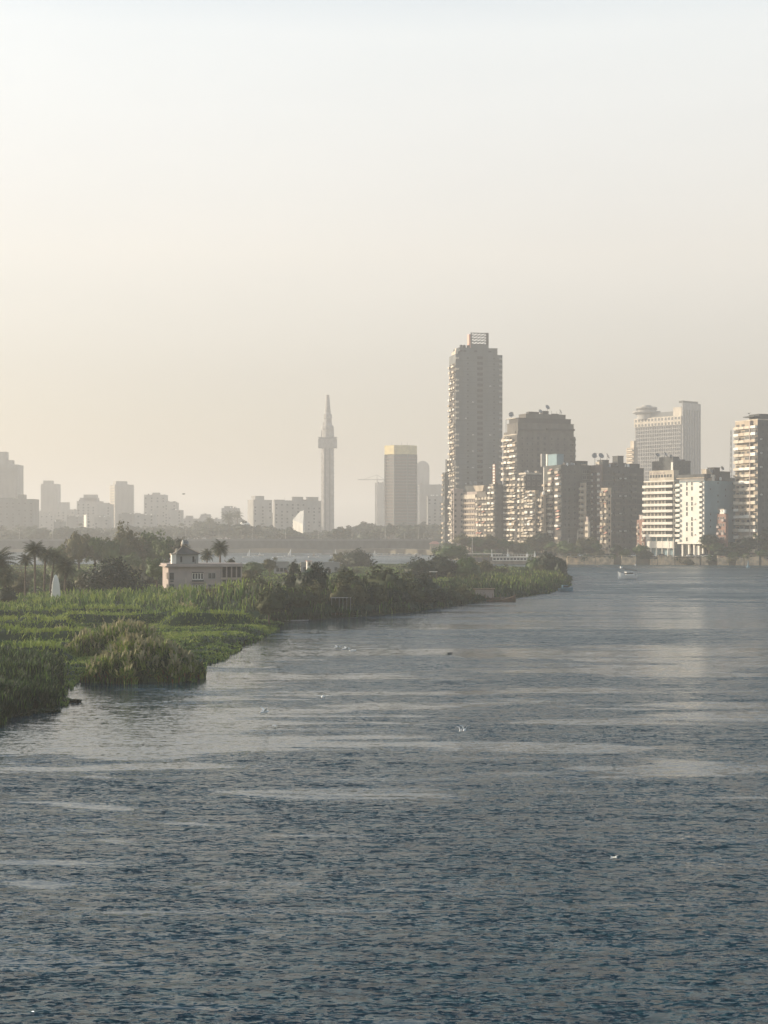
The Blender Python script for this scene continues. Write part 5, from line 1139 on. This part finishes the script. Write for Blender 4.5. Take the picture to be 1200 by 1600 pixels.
palm('tallest fan palm of the group left of the pigeon tower', 55, 843, .9, 285, 2.5, 44, -.1)
palm('slender palm at the left side of the palm group', 39, 862, .9, 280, 1.9, 34, .1, tr=.15)
palm('palm with a rough trunk right of the tallest one', 69, 852, .9, 290, 2.2, 36, .25)
palm('palm leaning right over the pigeon tower', 78, 856, .9, 296, 2.6, 36, .9)
palm('broad drooping date palm between the pigeon tower and the dome shaped tree', 101, 866, .9, 292, 3.2, 44, .2)
palm('short wide palm cut by the left edge', -6, 852, .9, 272, 4.2, 46, 0)
palm('second low palm at the left edge with hanging fronds', 8, 882, .9, 262, 2.6, 36, 0)
palm('date palm rising behind the villa roof', 344, 843, 1.0, 338, 2.5, 50, .0, tr=.2)
palm('smaller faint palm left of the palm behind the villa', 323, 856, 1.0, 352, 2.1, 36, .1, tr=.16)
palm('far feathery palm above the distant belt left of the domed hall', 357, 797, 3.6, 1250, 7.5, 30, 0, tr=.5)
palm('far small palm in the haze left of the feathery one', 327, 806, 3.6, 1250, 5, 26, 0, tr=.4)
palm('second far feathery palm close beside the domed hall', 371, 796, 3.6, 1300, 6, 26, 0, tr=.4)

TL = [('large dark dome shaped tree with dense foliage in the garden', 175, 871, 104, 302, .9, 'dome', .95), ('dark bush at the foot of the palms on the left edge', 10, 915, 40, 262, .9, 'dark', .9),
 ('green bush behind the palm trunks', 30, 903, 34, 300, .9, 'olive', .9), ('dark bush between the pigeon tower and the dome shaped tree', 103, 905, 36, 296, .9, 'dark', .9), ('small olive bush left of the dome shaped tree', 128, 898, 26, 300, .9, 'olive', 1.0),
 ('tall hazy tree behind the palms', 122, 829, 46, 430, 1.2, 'olive', 1.35), ('hazy tree left of the broad wood behind the dome shaped tree', 148, 834, 42, 450, 1.2, 'round', 1.35), ('hazy tree behind the palm crowns', 98, 850, 40, 440, 1.2, 'round', .9),
 ('broad hazy tree above the dome shaped tree', 196, 826, 66, 455, 1.2, 'olive', 1.2), ('hazy round tree at the right of the broad wood', 234, 828, 56, 460, 1.2, 'round', 1.3), ('hazy tree in the gap of the broad wood', 172, 838, 44, 450, 1.2, 'round', 1.4), ('hazy tree at the left of the villa pavilion', 262, 838, 44, 430, 1.2, 'round', 1.05),
 ('dark tree top behind the villa pavilion', 283, 840, 26, 420, 1.2, 'dark', 1.0), ('yellowish tree behind the dome shaped tree', 226, 876, 40, 380, 1.1, 'loose', 1.0), ('dark tree touching the left wall of the villa', 245, 868, 40, 340, 1.0, 'round', 1.2), ('green tree below the broad wood', 205, 862, 50, 420, 1.1, 'round', .9),
 ('small green shrub above the right wing of the villa', 362, 872, 16, 345, 1.0, 'dark', 1.2), ('light green bush right of the villa wing', 388, 889, 26, 340, 1.0, 'olive', .9), ('green bush behind the villa wing end', 398, 876, 40, 420, 1.0, 'round', .7), ('green round shrub left of the plain grey shed', 421, 872, 26, 440, .9, 'olive', .9),
 ('dark conical shrub right of the plain grey shed', 459, 876, 20, 330, .9, 'dark', 1.4), ('small dark shrub right of the white booth', 492, 878, 18, 320, .9, 'dark', 1.3),
 ('round dark tree standing before the bridge pier', 559, 857, 54, 560, 1.2, 'dark', .75), ('small tree left of the round dark tree', 532, 862, 30, 570, 1.2, 'olive', .8),
 ('dark green shrub by the right end of the long grey house', 536, 883, 22, 400, 1.0, 'dark', .9),
 ('dark broad tree left of the small garden shelter', 655, 871, 70, 410, 1.0, 'dark', .7), ('umbrella shaped tree before the stairway', 704, 850, 54, 590, 1.2, 'round', .6), ('dark tree below the umbrella shaped one', 690, 866, 60, 430, 1.0, 'dark', .8), ('dark tree right of the small garden shelter', 728, 867, 56, 430, 1.0, 'round', .9),
 ('green tree before the boat house', 755, 874, 46, 440, 1.0, 'olive', .9), ('pale feathery shrub behind the landing stage', 712, 896, 36, 370, .9, 'loose', 1.0), ('low shrub above the landing stage shed', 742, 900, 34, 360, .9, 'olive', 1.0), ('olive shrub before the floating restaurant', 785, 887, 44, 430, .9, 'olive', .8),
 ('leafy shrub in the middle of the island tip', 815, 884, 44, 445, .9, 'round', .9), ('leafy shrub right of the one in the middle of the tip', 842, 884, 36, 450, .9, 'olive', .9), ('dark tree at the island tip overlapping the quay wall', 862, 861, 50, 470, .9, 'dark', 1.15), ('second tip tree with a ragged top', 838, 868, 40, 480, .9, 'round', 1.0), ('last low dark bush at the end of the island', 876, 872, 22, 465, .6, 'dark', 1.8), ('bright green low bush at the waterline of the tip', 820, 908, 60, 395, .3, 'round', .5), ('low green bush hanging over the shore near the tip', 858, 900, 50, 420, .3, 'olive', .7),
 ('low green bush by the shore right of the landing stage', 785, 905, 44, 385, .3, 'round', .6)]
for a_ in TL: tree(a_[0], *a_[1:6], kind=a_[6], ratio=a_[7])
for i in range(22):
    px = -8+i*12.5+random.uniform(-4, 4); d = random.uniform(345, 400)
    if 262 < px: break
    tree('green garden bush under the trees left of the villa', px, random.uniform(884, 900), random.uniform(24, 36), d, .9, random.choice(['round', 'olive', 'dark', 'round']), .8, 'garden bushes under the trees', 'garden_bush', 'bush')
# ragged scrub rising from the reed bank
BL = [('spiky very dark bush rising highest from the reed bank', 488, 878, 60, 264, .5, 'dark', 1.2), ('dark bush left of the spiky one', 458, 893, 46, 268, .5, 'dark', 1.2), ('brownish bush over the open hut', 545, 890, 84, 268, .5, 'bush', .95), ('largest brown bush right of the open hut', 603, 886, 96, 278, .5, 'bush', .85), ('brownish bush mass below the villa wing', 405, 903, 76, 264, .5, 'bush', .8),
      ('dark bush at the bend of the shore', 440, 915, 50, 256, .3, 'bush', .9), ('dark green bush right of the largest brown one', 660, 897, 80, 298, .5, 'dark', .75), ('dark bush left of the landing stage', 700, 908, 48, 322, .4, 'dark', .75), ('olive bush in the reed bank below the villa', 345, 915, 60, 266, .6, 'olive', .65)]
for a_ in BL: tree(a_[0], *a_[1:6], kind=a_[6], ratio=a_[7], name='bush', cat='bush')
for i in range(17):
    px = 418+i*19+random.uniform(-5, 5); gy = float(np.interp(px, [418, 433, 470, 560, 650, 735], [985, 975, 968, 963, 955, 942])); d = DG(gy)+random.uniform(3, 7)
    tree('ragged dark bush at the foot of the reed bank', px, random.uniform(912, 928)-(px-400)*.03, random.uniform(34, 54), d, .2, random.choice(['dark', 'bush', 'dark', 'bush', 'olive']), .75, 'bushes along the foot of the reed bank', 'shore_bush', 'bush')
# scattered low scrub behind
for i in range(34):
    px = random.uniform(395, 640); gy = random.uniform(888, 905); d = DG(gy); w_ = random.uniform(12, 26)
    if 425 < px < 455 or 468 < px < 535: d = max(d, 520)
    py = 836+2400*(CH-random.uniform(2.0, 3.4))/d
    tree('small grey green scrub bush scattered on the flat ground behind the reeds', px, py, w_, d, .8, random.choice(['round', 'olive', 'loose']), .7, 'scrub bushes on the flat ground', 'scrub_bush', 'bush')
# garden shelter
t = thing('garden_shelter', 'tiny white roofed garden shelter among the bushes above the reed bank', 'shelter', (X(677, 345), 345, .9)); z_ = Z(893, 345)-.9
q = MB(); q.box(-.9, .9, -.6, .6, z_-.1, z_, M['white']); q.build('roof', t)
for x_ in (-.75, .75):
    for y_ in (-.5, .5): q = MB(); q.box(x_-.05, x_+.05, y_-.05, y_+.05, 0, z_-.103, M['wood']); q.build('post', t)
# trees along the right bank
RB = [(690, 846, 34, 'round', 'hazy tree at the bridge head'), (722, 835, 30, 'olive', 'hazy tree below the pinkish grey block'), (742, 838, 34, 'round', 'hazy tree below the banded pink block'), (765, 836, 32, 'olive', 'hazy tree below the stepped cream block'), (787, 842, 32, 'round', 'hazy tree at the left foot of the massive brown block'), (806, 848, 26, 'olive', 'hazy low tree behind the left end of the floating restaurant'),
 (822, 850, 32, 'round', 'tree behind the middle of the floating restaurant'), (847, 831, 34, 'dark', 'tall dark tree before the square balcony block'), (864, 846, 28, 'round', 'tree right of the tall dark one'), (836, 846, 26, 'olive', 'tree left of the tall dark one'), (888, 848, 34, 'round', 'tree above the island tip before the wide dark block'), (905, 852, 26, 'round', 'tree below the bay column'), (918, 850, 30, 'dark', 'dark tree right of the tall pole'),
 (936, 858, 16, 'round', 'small tree under the reddish brown block'), (964, 850, 24, 'dark', 'dark tree hanging over the gap in the quay wall'), (976, 856, 22, 'round', 'lower tree in the gap of the quay wall'), (1001, 850, 26, 'round', 'green tree left of the columned banded block'), (1009, 860, 24, 'dark', 'dark bush below the small red brick building'),
 (1060, 868, 14, 'round', 'little bush between the two columned white blocks'), (1077, 869, 26, 'olive', 'low olive bush on the wall of the slotted block'), (1108, 834, 34, 'dark', 'large dark tree right of the slotted block'), (1120, 846, 26, 'round', 'tree between the dark tree and the brick house'), (1136, 852, 30, 'olive', 'low tree before the narrow brick house'),
 (1152, 846, 28, 'round', 'tree at the left foot of the slab tower'), (1168, 838, 38, 'dark', 'dark tree before the slab tower'), (1187, 829, 38, 'round', 'tall tree before the corner of the slab tower'), (1204, 822, 46, 'dark', 'tallest dark tree cut by the right edge'), (1145, 865, 24, 'olive', 'light green bush hanging over the quay wall'), (1112, 868, 20, 'dark', 'dark bush below the large dark tree'), (1190, 862, 26, 'round', 'green bush on the quay at the right edge'), (1165, 864, 16, 'round', 'small bush above the squarish quay wall')]
for px, py, w_, kd, lb in RB:
    low = py > 862; d = DG(bank_y(px)) + (.4 if low or px in (964, 976, 1009) else 4.5 + (px*7 % 5)); dd = d if px > 860 or px < 700 else 742
    tree(lb, px, py, w_, dd, 1.0 if low or px in (964, 976, 1009) else 3.6, kd, .62 if w_ > 26 else .8)
for i in range(24):
    px = 706+i*12.5+random.uniform(-3, 3) if i < 19 else (1108, 1128, 1158, 1178, 1196)[i-19]
    d = 745 if px < 870 else DG(bank_y(px))+7; tree('dusty grey green tree in the tree row behind the riverside road', px, random.uniform(838, 850), random.uniform(22, 30), d, 3.6, random.choice(['round', 'olive']), .8, 'tree row along the riverside road', 'street_tree')
for i in range(26):   # low hedge-like bushes along the corniche
    px = 712+i*19.0+random.uniform(-5, 5)
    if 1022 < px < 1098: continue
    d = DG(bank_y(px))+1.8 if px > 870 else 734; tree('low dusty bush in the row along the riverside road', px, random.uniform(857, 866), random.uniform(16, 26), d, 3.0, random.choice(['round', 'olive', 'dark']), .6, 'bushes along the riverside road', 'roadside_bush', 'bush')
# distant tree belt behind the bridge
SP = [(530, 823, 48, 1110, 'dark hazy tree right of the concrete tower just behind the bridge'), (640, 818, 46, 1180, 'hazy tree at the right of the octagonal high rise foot'), (570, 815, 44, 1300, 'hazy tree left of the octagonal high rise foot')]
for px, py, w_, d, lb in SP: tree(lb, px, py, w_, d, 3.6, 'far', .55)
rb = random.Random(4)
for i in range(115):
    px = -20 + i*6.3 + rb.uniform(-5, 5); d = rb.uniform(1120, 1420)
    y0 = float(np.interp(px, [0, 60, 250, 300, 345, 400, 500, 545, 600, 650, 700, 720], [820, 824, 822, 816, 812, 820, 828, 822, 820, 818, 822, 828]))
    tree('hazy grey green tree in the distant belt behind the bridge', px, y0+rb.uniform(-3, 9), rb.uniform(26, 44), d, 3.6, 'far', rb.uniform(.55, .8), 'distant trees behind the bridge', 'distant_tree')

# ------------------------------------------------------------------ birds
def bird(label, px, py, zz, size, rz, flap, name='gull', m='gullw'):
    size = size*.8; d = F*(CH-zz)/(py-YH) if py > YH+1 else 300; z = zz if py > YH+1 else Z(py, d); s = size
    t = thing(name, label, 'bird', (X(px, d), d, z), rz)
    q = MB(); q.tube([(-.5*s, 0, 0), (-.3*s, 0, .02*s), (0, 0, .03*s), (.25*s, 0, .05*s), (.38*s, 0, .08*s), (.5*s, 0, .06*s)], [.015*s, .09*s, .13*s, .09*s, .07*s, .01*s], M[m], 7); q.build('body', t)
    for sy in (-1, 1):
        q = MB(); a_, b_ = flap, flap*.4
        p1 = (0.02, sy*.42*s*math.cos(a_), .42*s*math.sin(a_)); p2 = (-.12*s, p1[1]+sy*.45*s*math.cos(b_), p1[2]+.45*s*math.sin(b_))
        q.add([(.16*s, sy*.06*s, .05*s), (-.16*s, sy*.06*s, .05*s), (p1[0]-.12*s, p1[1], p1[2]), (p1[0]+.12*s, p1[1], p1[2]), (p2[0], p2[1], p2[2]),
               (.16*s, sy*.06*s, .03*s), (-.16*s, sy*.06*s, .03*s), (p1[0]-.12*s, p1[1], p1[2]-.02*s), (p1[0]+.12*s, p1[1], p1[2]-.02*s)],
              [(0, 1, 2, 3), (3, 2, 4), (8, 7, 6, 5), (4, 7, 8), (0, 5, 6, 1), (1, 6, 7, 2), (3, 8, 5, 0), (2, 7, 4), (4, 8, 3)], M[m]); q.build('wing', t)
for a_ in [('white gull flying lowest on the left, just above the pale calm water', 413, 1113, .7, .95, .5, .9), ('white gull with spread wings over the middle of the calm water', 504, 1089, .8, 1.05, 1.5, .35), ('left gull of the flock of three over the water', 527, 1012, .9, 1.0, .3, .5),
           ('middle and largest gull of the flock of three', 541, 1014, .9, 1.25, .2, .4), ('right gull of the flock of three, skimming the water', 551, 1017, .6, 1.1, 0, .2), ('left gull of the pair with raised wings', 720, 1142, .6, .8, 1.2, 1.1), ('right gull of the pair with raised wings', 726, 1141, .7, .85, 1.3, 1.1),
           ('tiny white gull resting near the calm water', 429, 1134, .1, .5, .3, .1), ('tiny left gull far down on the rough water', 957, 1341, .3, .32, .3, .5), ('tiny right gull far down on the rough water', 961, 1340, .35, .3, 2.3, .5)]: bird(*a_)
bird('dark bird swimming right of the flock of three', 703, 1021, .05, .95, .1, -.2, 'duck', 'dmetal')
bird('small dark bird in the sky above the left skyline', 287, 772, 5, .9, .4, .3, 'kite', 'dmetal')
bird('small dark bird in the sky left of the slab tower at the edge', 1170, 646, 5, .9, .8, .3, 'kite', 'dmetal')

# ------------------------------------------------------------------ labels that single out the members of rows
ORD = ['leftmost', 'second', 'third', 'fourth', 'fifth', 'sixth', 'seventh', 'eighth', 'ninth', 'tenth', 'eleventh', 'twelfth', 'thirteenth', 'fourteenth', 'fifteenth']
def px_of(o): return o.location.x/max(1, o.location.y)*F+600
FARL = [(-200, 'the stepped tower at the left edge'), (58, 'the slim hazy tower'), (118, 'the rounded hazy block'), (172, 'the tower with a pink edge'), (222, 'the stepped hazy block'), (284, 'the low hazy gap'), (346, 'the feathery palms'), (385, 'the block above the domed hall'), (426, 'the long hazy slab'), (502, 'the concrete tower'), (545, 'the crane'), (598, 'the octagonal high rise'), (655, 'the broad faint slab')]
BNKL = [(0, 'the pinkish grey block'), (722, 'the banded pink block'), (745, 'the stepped cream block'), (786, 'the massive brown block'), (822, 'the narrow cream stack'), (850, 'the bright left edge of the dark block'), (877, 'the wide dark block'), (924, 'the mauve brown block'), (994, 'the white banded block'), (1060, 'the white slotted block'), (1104, 'the grey green wall'), (1149, 'the slab tower')]
ISLL = [(-200, 'the palm group'), (60, 'the pigeon tower'), (125, 'the dome shaped tree'), (225, 'the villa left wall'), (380, 'the villa wing end'), (430, 'the plain grey shed'), (470, 'the long grey house'), (535, 'the round dark tree'), (590, 'the broad dark tree')]
for grp, base, rel, LM in (('distant trees behind the bridge', 'hazy distant tree', 'below', FARL), ('tree row along the riverside road', 'dusty street tree', 'below', BNKL), ('bushes along the riverside road', 'low roadside bush', 'below', BNKL),
                           ('scrub bushes on the flat ground', 'grey green scrub bush', 'near', ISLL), ('garden bushes under the trees', 'green garden bush', 'near', ISLL), ('bushes along the foot of the reed bank', 'ragged dark shore bush', 'in front of', ISLL), ('lamp posts on the bridge', 'thin bridge lamp post', 'below', FARL),
                           ('cars crossing the bridge', 'car on the bridge', 'below', FARL), ('white launches moored in a row', 'moored white launch', 'below', FARL), ('low blocks of the far skyline', 'low hazy filler block', 'near', FARL)):
    buckets = {}
    for o in [o for o in bpy.data.objects if o.parent is None and o.get('group') == grp]:
        k = max(i for i, (p, _) in enumerate(LM) if px_of(o) >= p or i == 0); buckets.setdefault(k, []).append(o)
    for k, os_ in buckets.items():
        os_.sort(key=px_of)
        for j, o in enumerate(os_):
            o['label'] = '%s %s %s' % (base, rel, LM[k][1]) if len(os_) == 1 else ('%s %s %s %s' % (ORD[j], base, rel, LM[k][1]) if j == 0 else '%s %s from the left %s %s' % (ORD[min(j, 14)], base, rel, LM[k][1]))

# ------------------------------------------------------------------ haze
mh = bpy.data.materials.new('haze'); mh.use_nodes = True; n = mh.node_tree; n.nodes.remove(n.nodes['Principled BSDF'])
pv = n.nodes.new('ShaderNodeVolumePrincipled'); pv.inputs['Color'].default_value = (.905, .892, .88, 1); pv.inputs['Density'].default_value = .00043; pv.inputs['Anisotropy'].default_value = .25
n.links.new(pv.outputs[0], n.nodes['Material Output'].inputs['Volume'])
q = MB(); q.box(-6500, 6500, -300, 7300, -2.6, 172, mh); hz = q.build('haze'); hz['kind'] = 'stuff'
